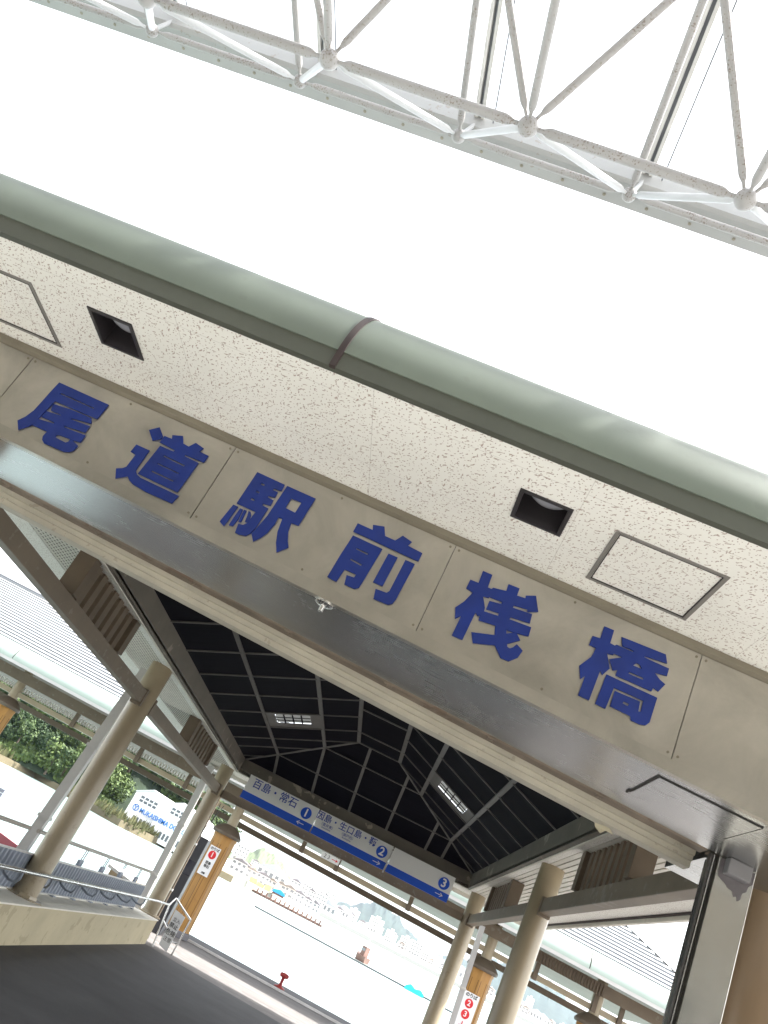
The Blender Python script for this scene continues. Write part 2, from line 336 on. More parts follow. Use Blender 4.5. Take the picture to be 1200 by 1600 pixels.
# curb round the lantern opening
X0, X1, Y0, Y1, ZC = -3.13, 1.65, 4.9, 16.3, 3.5
mb = MB(); mb.box(X0-.05, X0, Y0, Y1+.05, CZ-.02, ZC+.04); mb.box(X1, X1+.05, Y0, Y1+.05, CZ-.02, ZC+.04); mb.box(X0, X1, Y1, Y1+.05, CZ-.02, ZC+.04); mb.box(X0, X1, Y0-.05, Y0, CZ-.02, ZC+.04)
pv(mb, 'lantern_curb', M['curb'])
mb = MB(); mb.box(X0-.075, X0-.05, Y0, Y1+.07, CZ-.03, CZ+.02); mb.box(X1+.05, X1+.075, Y0, Y1+.07, CZ-.03, CZ+.02); mb.box(X0-.05, X1+.05, Y1+.05, Y1+.075, CZ-.03, CZ+.02)
pv(mb, 'curb_trim', M['white'])
# lantern: hipped dark glazed roof with bars
s = .42; DT = 2.0
def lp(x, y):  # height of the lantern roof over a plan point
    d = min(x-X0, X1-x, y-Y0, Y1-y, DT); return ZC + s*d
RY = [5.75, 6.7, 7.67, 8.635, 9.637, 10.607, 11.56, 12.52, 13.47, 14.32, 15.04, 15.9]
PD = [0, .63, 1.45, DT]; WIN = (12.52, 13.47)
roof = MB()
for side in (-1, 1):
    X = (lambda d: X0+d) if side < 0 else (lambda d: X1-d)
    for k in range(3):
        d0, d1 = PD[k], PD[k+1]
        ys = [Y0] + [y for y in RY if Y0+d1 < y < Y1-d1] + [Y1]
        for a, b in zip(ys, ys[1:]):
            if k == 1 and abs(a-WIN[0]) < .01: continue
            a0 = Y0+d0 if a == Y0 else a; a1 = Y0+d1 if a == Y0 else a
            b0 = Y1-d0 if b == Y1 else b; b1 = Y1-d1 if b == Y1 else b
            roof.quad((X(d0), a0, ZC+s*d0), (X(d0), b0, ZC+s*d0), (X(d1), b1, ZC+s*d1), (X(d1), a1, ZC+s*d1))
for Yf, sg in ((Y1, -1), (Y0, 1)):
    for k in range(3):
        d0, d1 = PD[k], PD[k+1]
        roof.quad((X0+d0, Yf+sg*d0, ZC+s*d0), (X1-d0, Yf+sg*d0, ZC+s*d0), (X1-d1, Yf+sg*d1, ZC+s*d1), (X0+d1, Yf+sg*d1, ZC+s*d1))
ro = pv(roof, 'lantern_roof', M['lantern'])
tp = MB().box(X0+DT, X1-DT, Y0+DT, Y1-DT, ZC+s*DT+.001, ZC+s*DT+.05)
sub(ro, tp, 'flat_top', M['lantern'], True)
def rib(a, b, wdt=.06, n=1):
    m = MB(); a = Vector(a); b = Vector(b); a.z -= .009; b.z -= .009; m.bar(a, b, wdt*.85, .016); return m
bars = []
for side in (-1, 1):
    X = (lambda d: X0+d) if side < 0 else (lambda d: X1-d)
    for y in RY:
        dm = min(DT, y-Y0, Y1-y); bars.append(((X(0), y, ZC), (X(dm), y, ZC+s*dm), .03))
    for d in PD[1:]: bars.append(((X(d), Y0+d, ZC+s*d), (X(d), Y1-d, ZC+s*d), .075))
    for Yf, sg in ((Y1, -1), (Y0, 1)): bars.append(((X(0), Yf, ZC), (X(DT), Yf+sg*DT, ZC+s*DT), .055))
for Yf, sg in ((Y1, -1), (Y0, 1)):
    for d in PD[1:]: bars.append(((X0+d, Yf+sg*d, ZC+s*d), (X1-d, Yf+sg*d, ZC+s*d), .055))
    for x in (-2.5, -1.68, -.90, -.12, .68, 1.02):
        dm = min(DT, x-X0, X1-x); bars.append(((x, Yf, ZC), (x, Yf+sg*dm, ZC+s*dm), .06))
bars.append(((X0+DT, 12.0, ZC+s*DT), (X1-DT, 12.0, ZC+s*DT), .05)); bars.append(((X0+DT, 13.5, ZC+s*DT), (X1-DT, 13.5, ZC+s*DT), .05))
for a, b, wdt in bars: sub(ro, rib(a, b, wdt), 'glazing_bar', M['mull'], True)
pm, pnt, pb = newmat('window_pane'); pb.inputs['Base Color'].default_value = (.5, .52, .5, 1); pb.inputs['Transmission Weight'].default_value = .0
tr = N(pnt, 'ShaderNodeBsdfTranslucent'); tr.inputs[0].default_value = (.05, .052, .05, 1); mxs = N(pnt, 'ShaderNodeMixShader'); mxs.inputs[0].default_value = .5
pnt.links.new(pb.outputs[0], mxs.inputs[1]); pnt.links.new(tr.outputs[0], mxs.inputs[2]); pnt.links.new(mxs.outputs[0], pnt.nodes['Material Output'].inputs[0])
for side in (-1, 1):
    X = (lambda d: X0+d) if side < 0 else (lambda d: X1-d)
    def q(m, d0, d1, a, b, off=0): return m.quad(*[(X(d), y, ZC+s*d+off) for d, y in ((d0, a), (d0, b), (d1, b), (d1, a))])
    m = MB(); a, b = WIN; w0, w1, wa, wb_ = .78, 1.28, a+.12, b-.3
    q(m, .63, w0, a, b); q(m, w1, 1.45, a, b); q(m, w0, w1, a, wa); q(m, w0, w1, wb_, b)
    fo = pv(m, 'lantern_window', M['mull'])
    gl = MB(); q(gl, w0, w1, wa, wb_, .01); sub(fo, gl, 'pane', pm, True)
    gb = MB()
    for i in (1, 2, 3):
        d = w0+(w1-w0)*i/4; gb.bar((X(d), wa, ZC+s*d-.004), (X(d), wb_, ZC+s*d-.004), .014, .02)
    for i in (1, 2):
        y = wa+(wb_-wa)*i/3; gb.bar((X(w0), y, ZC+s*w0-.003), (X(w1), y, ZC+s*w1-.003), .005, .012)
    sub(fo, gb, 'glazing_bars', M['lantern'], True)
# outer roof cover over the ceiling ring (keeps the sun out; seen only from above)
mb = MB()
mb.box(-4.3, X0-.05, 3.1, 17.1, 3.69, 3.725); mb.box(X1+.05, 2.8, 3.1, 17.1, 3.69, 3.725); mb.box(X0-.05, X1+.05, 3.1, Y0-.05, 3.69, 3.725); mb.box(X0-.05, X1+.05, Y1+.05, 17.1, 3.69, 3.725)
mb.box(X0-.09, X0-.05, Y0, Y1, 3.53, 3.69); mb.box(X1+.05, X1+.09, Y0, Y1, 3.53, 3.69); mb.box(X0, X1, Y1+.05, Y1+.09, 3.53, 3.69)
pv(mb, 'roof_deck', M['roof'])
# rounded green eaves with a darker lip
def arc(cx_, cz_, r, a0, a1, n=14): return [(cx_+r*math.cos(R_(a0+(a1-a0)*i/n)), cz_+r*math.sin(R_(a0+(a1-a0)*i/n))) for i in range(n+1)]
RG = .41
pf = arc(2.56+RG, 3.325, RG, 180, 90)
def gut(axis, prof, a, b): return MB().ext(prof+[(prof[-1][0], prof[-1][1]-.02)]+[(p[0]+(.02 if prof[0][0] < prof[-1][0] else -.02), p[1]) for p in reversed(prof[:-1])], axis, a, b, True)
g1 = pv(gut('x', pf, -4.66, -.926), 'eaves_gutter', M['green']); g2 = pv(gut('x', pf, -.914, 3.16), 'eaves_gutter', M['green'])
pj = arc(2.56+RG, 3.325, RG+.006, 184, 92)
sub(g1, gut('x', [(2.556, 3.245)]+pj, -.933, -.907), 'joint_band', M['joint'], True)
for axis, c, a, b, nm in (('y', -4.25, 2.6, 17.4, -1), ('y', 2.75, 2.6, 17.4, 1)):
    pv(gut(axis, arc(c, 3.325, RG, 180 if nm < 0 else 0, 90), a, b), 'eaves_gutter', M['green'])
pv(gut('x', arc(17.42-RG, 3.325, RG, 0, 90), -4.66, 3.16), 'eaves_gutter', M['green'])
mb = MB(); mb.box(-4.66, 3.16, 2.566, 2.60, CZ-.004, 3.33); pv(mb, 'eaves_lip', M['greenlip'])
mb = MB(); mb.box(-4.655, -4.615, 2.6, 17.4, CZ-.07, 3.33); mb.box(3.115, 3.155, 2.6, 17.4, CZ-.07, 3.33); mb.box(-4.615, 3.115, 17.38, 17.415, CZ-.07, 3.33); pv(mb, 'eaves_lip', M['white'])
mb = MB(); mb.box(3.085, 3.112, 3.7, 17.38, CZ-.02, CZ+.03); mb.box(-4.612, -4.585, 3.7, 17.38, CZ-.02, CZ+.03); pv(mb, 'ceiling_edge_trim', M['joint'])

# columns
for (x, y) in ((-3.38, 9.95), (-3.42, 16.6), (1.9, 10.45), (1.92, 16.65), (1.97, 4.72), (-3.4, 4.4)):
    r = .142 if y > 5 else .235
    o = pv(MB().lathe([(r+.01, 0), (r, .0), (r, CZ-.0), (r*.99, CZ+.005)], 40, (x, y, 0)), 'column', M['column' if y > 5 else 'colnear'])
    if y > 5:
        zz = .4 if x < 0 else 0
        cb = MB().lathe([(r+.09, zz), (r+.09, zz+.02), (r+.02, zz+.02), (r+.015, zz+.05)], 8, (x, y, 0)); sub(o, cb, 'base_plate', M['column'], True)
# tie beams
def beam(mb_args, label=None):
    o = pv(MB().box(*mb_args), 'tie_beam', M['beam'], bevel=.006, label=label); return o
beam((-3.42, -3.30, 4.5, 9.78, 2.72, 2.87)); beam((-3.44, -3.32, 10.12, 16.42, 2.72, 2.87))
beam((1.86, 1.98, 4.9, 10.27, 2.70, 2.86)); beam((1.87, 1.99, 10.63, 16.47, 2.70, 2.86))
beam((-3.27, 1.77, 16.55, 16.67, 2.70, 2.84))
for (x, y, z) in ((-3.36, 9.72, 2.795), (-3.36, 10.2, 2.795), (1.92, 10.2, 2.78), (1.92, 10.72, 2.78), (-3.36, 16.35, 2.795), (1.92, 16.4, 2.78)):
    pv(MB().box(x-.072, x+.072, y-.03, y+.03, z-.11, z+.1), 'beam_bracket', M['beam'], bevel=.006)
# brown lattices standing on the side beams
for xs_, y0, y1, zt in ((-3.36, 6.72, 8.2, 0), (-3.38, 12.6, 14.3, 0), (1.92, 7.1, 8.72, 0), (1.93, 12.85, 14.55, 0)):
    m = MB(); zb = 2.873 if xs_ < 0 else 2.863
    m.box(xs_-.09, xs_+.09, y0-.11, y0+.03, zb, CZ-.004); m.box(xs_-.09, xs_+.09, y1-.03, y1+.11, zb, CZ-.004); m.box(xs_-.03, xs_+.03, y0+.03, y1-.03, CZ-.03, CZ-.006)
    o = pv(m, 'lattice', M['louvre'], bevel=.005)
    sl_ = MB(); n = 7 if xs_ < 0 else 8; g = (y1-y0-.06)/n
    for i in range(n):
        y = y0+.03+g*(i+.25); sl_.box(xs_-.05, xs_+.05, y, y+g*.55, zb, CZ-.006)
    sub(o, sl_, 'slats', M['louvre'], True)

# front header: sign backing, underside, closing end
XA, XB = -4.6, 3.1
def zb_(x): return 2.668-.029*x
def yf_(x): return 3.475+.02*x
def yg_(x): return 4.21+.05*x
def loft(prof, xs):
    """profile function x -> list of (y,z), lofted along x"""
    m = MB(); P = [prof(x) for x in xs]; n = len(P[0])
    vs = [(x, p[0], p[1]) for x, pr in zip(xs, P) for p in pr]
    fs = [(i*n+k, i*n+(k+1) % n, (i+1)*n+(k+1) % n, (i+1)*n+k) for i in range(len(xs)-1) for k in range(n)]
    fs += [tuple(reversed(range(n))), tuple((len(xs)-1)*n+k for k in range(n))]
    return m.add(vs, fs)
hd = pv(loft(lambda x: [(yf_(x)+.02, zb_(x)), (yg_(x), zb_(x)), (yg_(x), CZ+.3), (yf_(x)+.02, CZ+.3)], (XA, -2, 0, 1.5)), 'header_soffit', M['under'])
pv(loft(lambda x: [(yf_(x)+.02, zb_(x)), (5.05, zb_(x)), (5.05, CZ+.3), (yf_(x)+.02, CZ+.3)], (1.5, XB)), 'header_soffit', M['under'])
pv(loft(lambda x: [(yf_(x)+.006, CZ-.049), (yf_(x)+.04, CZ-.049), (yf_(x)+.04, CZ-.001), (yf_(x)-.006, CZ-.001), (yf_(x)-.006, CZ-.018), (yf_(x)-.018, CZ-.024), (yf_(x)-.018, CZ-.036), (yf_(x)-.004, CZ-.042)], (XA, XB)), 'header_trim', M['trim'])
pv(loft(lambda x: [(yf_(x)-.010, zb_(x)-.003), (yf_(x)+.03, zb_(x)-.003), (yf_(x)+.03, zb_(x)+.055), (yf_(x)-.010, zb_(x)+.055)], (XA, XB)), 'header_trim', M['panel'], label='plain steel strip below the lettering')
# hatch plate let into the underside
hp = MB().add([(.95, 3.60, zb_(.95)-.005), (1.40, 3.60, zb_(1.4)-.005), (1.40, 4.0, zb_(1.4)-.005), (.95, 4.0, zb_(.95)-.005)], [(0, 1, 2, 3)])
o = pv(hp, 'soffit_plate', M['under'])
gp = MB(); 
gp.bar((.942, 3.585, zb_(.938)), (.942, 4.0, zb_(.938)), .010, .008); gp.bar((.95, 3.592, zb_(.95)), (1.405, 3.592, zb_(1.415)), .005, .008); gp.bar((1.404, 3.597, zb_(1.408)), (1.404, 4.0, zb_(1.408)), .004, .008); gp.box(.93, .94, 3.97, 4.02, zb_(.95)-.006, zb_(.95))
sub(o, gp, 'plate_gap', M['dark'], True)
# groove, brown bar with bolts, cream stepped rail behind it
pv(loft(lambda x: [(yg_(x)+.001, zb_(x)+.02), (yg_(x)+.02, zb_(x)+.02), (yg_(x)+.02, zb_(x)+.3), (yg_(x)+.001, zb_(x)+.3)], (XA, 1.455)), 'dark_groove', M['dark'])
pv(loft(lambda x: [(yg_(x)+.02, zb_(x)+.012), (yg_(x)+.035, zb_(x)), (yg_(x)+.13, zb_(x)), (yg_(x)+.15, zb_(x)+.03), (yg_(x)+.15, zb_(x)+.2), (yg_(x)+.02, zb_(x)+.2)], (XA, 1.455)), 'brown_bar', M['brownbar'])
bo = MB()
for i in range(9):
    x = -3.35+.605*i; bo.box(x-.022, x+.022, yg_(x)+.04, yg_(x)+.085, zb_(x)-.006, zb_(x)+.004); bo.lathe([(.009, -.014), (.009, -.004)], 8, (x, yg_(x)+.062, zb_(x)))
pv(bo, 'bolt_plates', M['brownbar'])
def cz_(x): return 2.595-.029*x
st = [(0, .15), (0, .098), (.03, .094), (.03, .064), (.048, .06), (.048, .036), (.062, .033), (.062, .004), (.075, 0), (.15, 0), (.15, .3), (0, .3)]
pv(loft(lambda x: [(yg_(x)+.155+a, cz_(x)+b) for a, b in st], (XA, 1.455)), 'shutter_rail', M['cream'])
tf = MB().add([(.95, 4.55, cz_(.95)-.002), (1.02, 4.5, cz_(1)-.004), (1.05, 4.5, cz_(1)-.03), (1.01, 4.52, cz_(1)-.022), (.99, 4.53, cz_(1)-.045), (.96, 4.55, cz_(1)-.02)], [(0, 1, 2, 3, 4, 5)])
pv(tf, 'peeling_tape', paint('tape', (.55, .5, .36), .8))

# ---------------------------------------------------------------- name sign on the front header
LETTERS={
'尾':[[(-2409,3125),(-2116,3124),(-2120,3028),(-2197,3026),(-2363,3023),(-2367,2979),(-2371,2933),(-2376,2888),(-2388,2847),(-2422,2804),(-2457,2847),(-2436,2883),(-2422,2930),(-2418,2992),(-2415,3055)],[(-2366,3077),(-2170,3077),(-2169,3070),(-2365,3069)],[(-2361,3005),(-2275,3016),(-2193,3019),(-2147,3020),(-2130,2993),(-2231,2977),(-2235,2969),(-2129,2978),(-2127,2936),(-2238,2924),(-2237,2916),(-2117,2924),(-2117,2880),(-2155,2872),(-2115,2859),(-2119,2828),(-2133,2811),(-2157,2801),(-2269,2798),(-2287,2809),(-2296,2827),(-2294,2859),(-2376,2858),(-2376,2900),(-2292,2911),(-2292,2918),(-2367,2917),(-2365,2955),(-2288,2965),(-2289,2971),(-2349,2967)],[(-2240,2864),(-2233,2868),(-2169,2874),(-2170,2857),(-2179,2847),(-2235,2849),(-2242,2855)],],
'道':[[(-1862,3089),(-1823,3126),(-1781,3089),(-1780,3073),(-1814,3045)],[(-1776,3094),(-1735,3096),(-1745,3115),(-1696,3134),(-1673,3098),(-1640,3095),(-1620,3129),(-1570,3119),(-1579,3095),(-1528,3093),(-1529,3051),(-1630,3048),(-1634,3040),(-1550,3038),(-1557,2855),(-1777,2858),(-1765,3037),(-1691,3038),(-1688,3048),(-1778,3053)],[(-1720,3000),(-1601,2998),(-1602,2989),(-1722,2992)],[(-1723,2950),(-1603,2949),(-1605,2942),(-1724,2943)],[(-1726,2903),(-1604,2902),(-1606,2894),(-1727,2895)],[(-1871,2991),(-1796,2991),(-1796,2888),(-1794,2867),(-1777,2851),(-1752,2844),(-1541,2842),(-1549,2793),(-1694,2791),(-1769,2799),(-1796,2810),(-1813,2824),(-1857,2788),(-1884,2835),(-1858,2850),(-1846,2864),(-1843,2941),(-1874,2945)],],
'駅':[[(-1274,3121),(-1123,3119),(-1121,3083),(-1160,3078),(-1161,3069),(-1133,3068),(-1131,3037),(-1164,3032),(-1164,3023),(-1132,3022),(-1129,2989),(-1165,2985),(-1166,2974),(-1132,2973),(-1136,2858),(-1142,2824),(-1157,2801),(-1191,2793),(-1210,2794),(-1219,2840),(-1196,2844),(-1184,2861),(-1177,2930),(-1279,2930)],[(-1226,3079),(-1208,3077),(-1209,3068),(-1228,3069)],[(-1228,3033),(-1210,3032),(-1210,3023),(-1228,3023)],[(-1230,2987),(-1211,2985),(-1212,2976),(-1230,2975)],[(-1110,3119),(-957,3119),(-963,2958),(-999,2953),(-991,2907),(-971,2866),(-952,2837),(-990,2791),(-1016,2833),(-1036,2885),(-1048,2955),(-1068,2952),(-1065,2912),(-1075,2860),(-1092,2821),(-1113,2791),(-1139,2822),(-1132,2856),(-1118,2938),(-1115,3004)],[(-1061,3070),(-1007,3070),(-1009,3009),(-1061,3011)],[(-1289,2917),(-1263,2917),(-1269,2836),(-1272,2799),(-1302,2812)],[(-1251,2914),(-1236,2914),(-1230,2861),(-1235,2818),(-1255,2814),(-1254,2860)],[(-1231,2916),(-1217,2917),(-1211,2853),(-1224,2849)],[(-1209,2919),(-1198,2920),(-1186,2904),(-1179,2866),(-1197,2862),(-1201,2892)],],
'前':[[(-720,3092),(-642,3092),(-652,3117),(-599,3133),(-576,3090),(-524,3090),(-502,3129),(-450,3118),(-460,3093),(-383,3088),(-383,3042),(-720,3045)],[(-712,3026),(-559,3024),(-570,2836),(-573,2803),(-589,2789),(-640,2789),(-651,2834),(-615,2838),(-613,2856),(-671,2855),(-678,2783),(-726,2787),(-721,2906)],[(-669,2976),(-607,2975),(-609,2966),(-668,2968)],[(-670,2916),(-610,2913),(-612,2903),(-671,2908)],[(-524,3016),(-477,3017),(-480,2857),(-528,2857)],[(-440,3022),(-392,3023),(-398,2828),(-404,2801),(-420,2788),(-491,2785),(-503,2832),(-450,2837),(-442,2850)],],
'桟':[[(-95,3132),(-48,3133),(-44,3066),(-26,3067),(-21,3076),(39,3088),(36,3124),(90,3127),(92,3089),(131,3094),(128,3107),(171,3127),(207,3059),(163,3037),(157,3048),(96,3038),(96,3026),(186,3036),(192,2991),(104,2979),(101,2968),(204,2976),(208,2931),(155,2921),(181,2897),(133,2855),(139,2844),(152,2842),(163,2853),(173,2874),(208,2857),(199,2818),(168,2785),(130,2784),(87,2826),(-6,2792),(-31,2836),(68,2869),(54,2912),(-23,2902),(-27,2924),(-34,2918),(-49,2930),(-53,2785),(-104,2784),(-102,2885),(-121,2860),(-141,2911),(-116,2955),(-97,3013),(-132,3019),(-131,3066),(-91,3068)],[(-47,3017),(-21,3020),(-21,3026),(41,3030),(41,3019),(-13,3009),(-12,2965),(47,2973),(50,2960),(-16,2952),(-19,2969)],[(107,2915),(141,2918),(113,2899)],],
'橋':[[(502,3128),(548,3129),(551,3064),(573,3062),(578,3070),(654,3070),(658,3077),(604,3076),(588,3115),(794,3125),(811,3087),(711,3076),(709,3069),(825,3069),(826,3032),(772,3023),(803,3002),(830,2993),(811,2948),(786,2955),(783,2936),(618,2934),(618,2961),(599,2950),(570,2993),(621,3026),(580,3026),(580,3017),(553,3013),(585,2952),(564,2909),(550,2924),(547,2778),(497,2778),(497,2873),(482,2849),(459,2906),(493,2966),(501,3014),(467,3015),(468,3061),(503,3066)],[(686,3028),(700,3029),(715,3013),(675,3012)],[(669,2976),(734,2978),(733,2968),(668,2967)],[(580,2921),(815,2920),(815,2802),(803,2783),(777,2775),(739,2776),(731,2792),(638,2794),(636,2867),(751,2871),(757,2826),(766,2829),(763,2880),(629,2879),(623,2774),(576,2776)],[(686,2840),(710,2840),(709,2828),(684,2829)],],
}

NS = empty('station_pier_sign', sz(-.75, 3.47, 2.95), 'long steel name sign with six big blue characters along the pavilion front', 'sign')
seams = [-3.8, -2.617, -1.436, -.257, .946, 2.14, 3.09]
for a, b in zip([XA]+seams, seams):
    a += .002; b -= .002
    m = MB().add([(x, yf_(x)+o, z) for x in (a, b) for o, z in ((0, zb_(x)+.058), (0, CZ-.051), (.018, CZ-.051), (.018, zb_(x)+.058))], [(0, 1, 5, 4), (1, 2, 6, 5), (2, 3, 7, 6), (3, 0, 4, 7), (0, 3, 2, 1), (4, 5, 6, 7)])
    p = m.build('panel', M['panel'], NS, True)
    for x in (a+.02, (a+b)/2, b-.02):
        for z in (zb_(x)+.078, CZ-.07):
            sub(p, MB().ext([(x+.006*math.cos(k*math.pi/4), z+.006*math.sin(k*math.pi/4)) for k in range(8)], 'y', yf_(x)-.003, yf_(x)+.004), 'screw', M['trim'], True)
def poly_text(polys, ysurf, depth, name, mat, parent, side=None):
    cu = bpy.data.curves.new('t', 'CURVE'); cu.dimensions = '2D'; cu.fill_mode = 'BOTH'; cu.extrude = depth/2
    for P in polys:
        sp = cu.splines.new('POLY'); sp.points.add(len(P)-1); sp.use_cyclic_u = True
        for i, (a, b) in enumerate(P): sp.points[i].co = (a/1000, b/1000, 0, 1)
    tmp = link(bpy.data.objects.new('t', cu)); dg = bpy.context.evaluated_depsgraph_get()
    me = bpy.data.meshes.new_from_object(tmp.evaluated_get(dg)); bpy.data.objects.remove(tmp)
    pl = parent.location
    for v in me.vertices:
        x, z, t = v.co; y = ysurf(x) - t
        v.co = (x-pl.x, y-pl.y, z+S*y-pl.z)
    me.materials.clear(); me.materials.append(mat)
    if side:
        me.materials.append(side)
        for f in me.polygons: f.material_index = 1 if abs(f.normal.y) < .5 and False else 0
    me.update(); me.validate(); o = link(bpy.data.objects.new(name, me)); o.parent = parent
    for f in me.polygons: f.use_smooth = False
    return o
for ch, polys in LETTERS.items():
    poly_text(polys, lambda x: yf_(x)-.006, .005, 'character', M['blue'], NS)
    # thin dark backing plate edge
FT = empty('soffit_fitting', sz(-.69, 3.50, 2.69), 'small weathered round metal fitting under the lower edge of the name sign', 'fitting')
MB().lathe([(.045, .0), (.045, -.012), (.03, -.02), (.012, -.022), (.012, -.05), (.003, -.052)], 16, tuple(FT.location)).build('rose', M['stainless'], FT)
MB().ext([(FT.location.x+.036*math.cos(k*math.pi/8), FT.location.z+.03+.03*math.sin(k*math.pi/8)) for k in range(16)], 'y', FT.location.y-.045, FT.location.y-.03).build('rust_plate', M['cream'], FT)

# downlights
for i, (a, b, c, d) in enumerate(DL):
    e = empty('downlight', sz((a+b)/2, (c+d)/2, CZ), ['unlit square recessed downlight above the first two characters of the name sign', 'unlit square recessed downlight beside the access hatch at the right'][i], 'downlight', 'downlights in the front ceiling')
    m = MB(); t = .014; zt = CZ+.14
    m.box(a-.004, b+.004, c-.004, c+t, CZ-.006, CZ+.02); m.box(a-.004, b+.004, d-t, d+.004, CZ-.006, CZ+.02); m.box(a-.004, a+t, c+t, d-t, CZ-.006, CZ+.02); m.box(b-t, b+.004, c+t, d-t, CZ-.006, CZ+.02)
    m.box(a, a+.006, c, d, CZ+.02, zt); m.box(b-.006, b, c, d, CZ+.02, zt); m.box(a, b, c, c+.006, CZ+.02, zt); m.box(a, b, d-.006, d, CZ+.02, zt); m.box(a, b, c, d, zt, zt+.01)
    m.build('housing', flat('downlight_black', (.025, .022, .024), .45), e, True)
    cx_, cy_ = (a+b)/2+(.01 if i else .02), (c+d)/2-.035
    MB().lathe([(.09, .075), (.086, .062), (.07, .05), (.04, .042), (.002, .04)], 24, (cx_, cy_, CZ)).build('lens', flat('lens_grey', (.42, .43, .46), .25, .2), e, True)

# stainless guide post of the shutter
SP = empty('shutter_post', sz(1.6, 4.36, 0), 'brushed steel shutter post with a dark guide slot at the right end of the sign', 'post')
MB().box(1.507, 1.692, 4.28, 4.47, 0, 2.622).build('post', M['post'], SP, True, .004)
m = MB(); m.box(1.468, 1.478, 4.29, 4.325, 0, 2.622); m.box(1.478, 1.506, 4.315, 4.33, 0, 2.622); m.build('guide_slot', flat('guide_dark', (.07, .068, .065), .4, .5), SP, True)
MB().box(1.488, 1.492, 4.30, 4.314, 0, 2.62).build('guide_edge', M['stainless'], SP, True)
MB().box(1.535, 1.65, 4.215, 4.28, 2.545, 2.622).build('cap_box', paint('primer_grey', (.20, .195, .20), .5, .06, 8), SP, True, .006)
patch = [(1.515, 2.60), (1.52, 2.53), (1.545, 2.515), (1.56, 2.51), (1.575, 2.495), (1.60, 2.49), (1.612, 2.468), (1.625, 2.475), (1.632, 2.455), (1.645, 2.468), (1.648, 2.50), (1.665, 2.515), (1.668, 2.54), (1.685, 2.56), (1.687, 2.615), (1.52, 2.615)]
MB().ext(patch, 'y', 4.2775, 4.281).build('primer_patch', paint('primer_patch', (.12, .11, .115), .6, .1, 20), SP, True)

# ---------------------------------------------------------------- small lettering with the built-in font
def text(body, size, name, mat, parent, origin, xdir, zdir=(0, 0, 1), depth=.003, off=0, align='CENTER', spacing=1, wx=1):
    """origin: world point of the text's centre; xdir: reading direction; zdir: up of the letters"""
    cu = bpy.data.curves.new('t', 'FONT'); cu.body = body; cu.size = size; cu.extrude = depth/2; cu.offset = off; cu.align_x = align; cu.align_y = 'CENTER'; cu.space_character = spacing
    cu.resolution_u = 3
    tmp = link(bpy.data.objects.new('t', cu)); dg = bpy.context.evaluated_depsgraph_get()
    me = bpy.data.meshes.new_from_object(tmp.evaluated_get(dg)); bpy.data.objects.remove(tmp)
    X = Vector(xdir).normalized(); Z = Vector(zdir).normalized(); Y = Z.cross(X)*-1; O = Vector(origin)-Vector(parent.location if parent.parent is None else parent.parent.location)
    nrm = X.cross(Z)
    for v in me.vertices:
        a, b, c = v.co; v.co = O + X*a*wx + Z*b + nrm*c
    me.materials.clear(); me.materials.append(mat); me.update()
    o = link(bpy.data.objects.new(name, me)); o.parent = parent; return o
def disc(r, n, c, y0, y1): return MB().ext([(c[0]+r*math.cos(2*math.pi*k/n), c[1]+r*math.sin(2*math.pi*k/n)) for k in range(n)], 'y', y0, y1)
# direction boards under the back curb
def dboard(x0, x1, label, words, num, arrow, nx, small=()):
    zt, zb0 = 3.285, 2.84
    e = empty('direction_board', sz((x0+x1)/2, 16.21, (zt+zb0)/2), label, 'sign')
    MB().box(x0, x1, 16.20, 16.245, zb0+.135, zt).build('board', M['signwhite'], e, True)
    MB().box(x0, x1, 16.199, 16.246, zb0, zb0+.135).build('blue_band', M['signblue'], e, True)
    zc = (zt+zb0+.135)/2
    for (t, xx, zz, si) in words: text(t, si, 'lettering', M['ink'], e, sz(xx, 16.197, zz), (1, 0, 0), off=.0012)
    for (t, xx, zz, si) in small: text(t, si, 'small_lettering', M['ink'], e, sz(xx, 16.197, zz), (1, 0, 0))
    disc(.105, 28, (nx, zc-.02), 16.192, 16.199).build('number_disc', M['signblue'], e, True)
    text(num, .20, 'number', M['signlite'], e, sz(nx, 16.189, zc-.02), (1, 0, 0), off=.005)
    ax = nx-.02; z = zb0+.068; d = arrow
    a = MB(); y0, y1 = 16.192, 16.198
    a.box(ax-.07, ax+.07, y0, y1, z-.005, z+.005)
    for sg in (-1, 1): a.ext([(ax+d*.08, z), (ax+d*.03, z+sg*.035), (ax+d*.018, z+sg*.03), (ax+d*.066, z)], 'y', y0-.001*sg-.001, y1+.0005*sg)
    a.build('arrow', M['signlite'], e, True)
dboard(-2.87, -1.40, 'direction board with number 1 and an arrow to the left, leftmost under the dark lantern', [('百島・常石', -2.29, 3.165, .19)], '1', -1, -1.60)
dboard(-1.375, .135, 'direction board with number 2, in the middle of the row of three', [('因島・生口島・鞆', -.79, 3.185, .155)], '2', 1, -.03,
       [('（重井東）', -1.14, 3.075, .062), ('（瀬戸田）', -.72, 3.075, .062), ('Innoshima', -1.14, 3.022, .045), ('Ikuchijima', -.72, 3.022, .045)])
dboard(.16, 1.385, 'direction board with only number 3, rightmost under the dark lantern', [], '3', 1, 1.22)
m = MB(); HB = empty('board_bracket', sz(.147, 16.18, 2.95), 'short pale metal bar between the number 2 and number 3 boards', 'bracket')
m.bar(sz(.147, 16.17, 3.20), sz(.14, 16.17, 3.03), .018, .02); m.bar(sz(.14, 16.165, 3.0), sz(.13, 16.165, 2.80), .035, .03); m.build('bar', M['trusscleanlit'], HB)

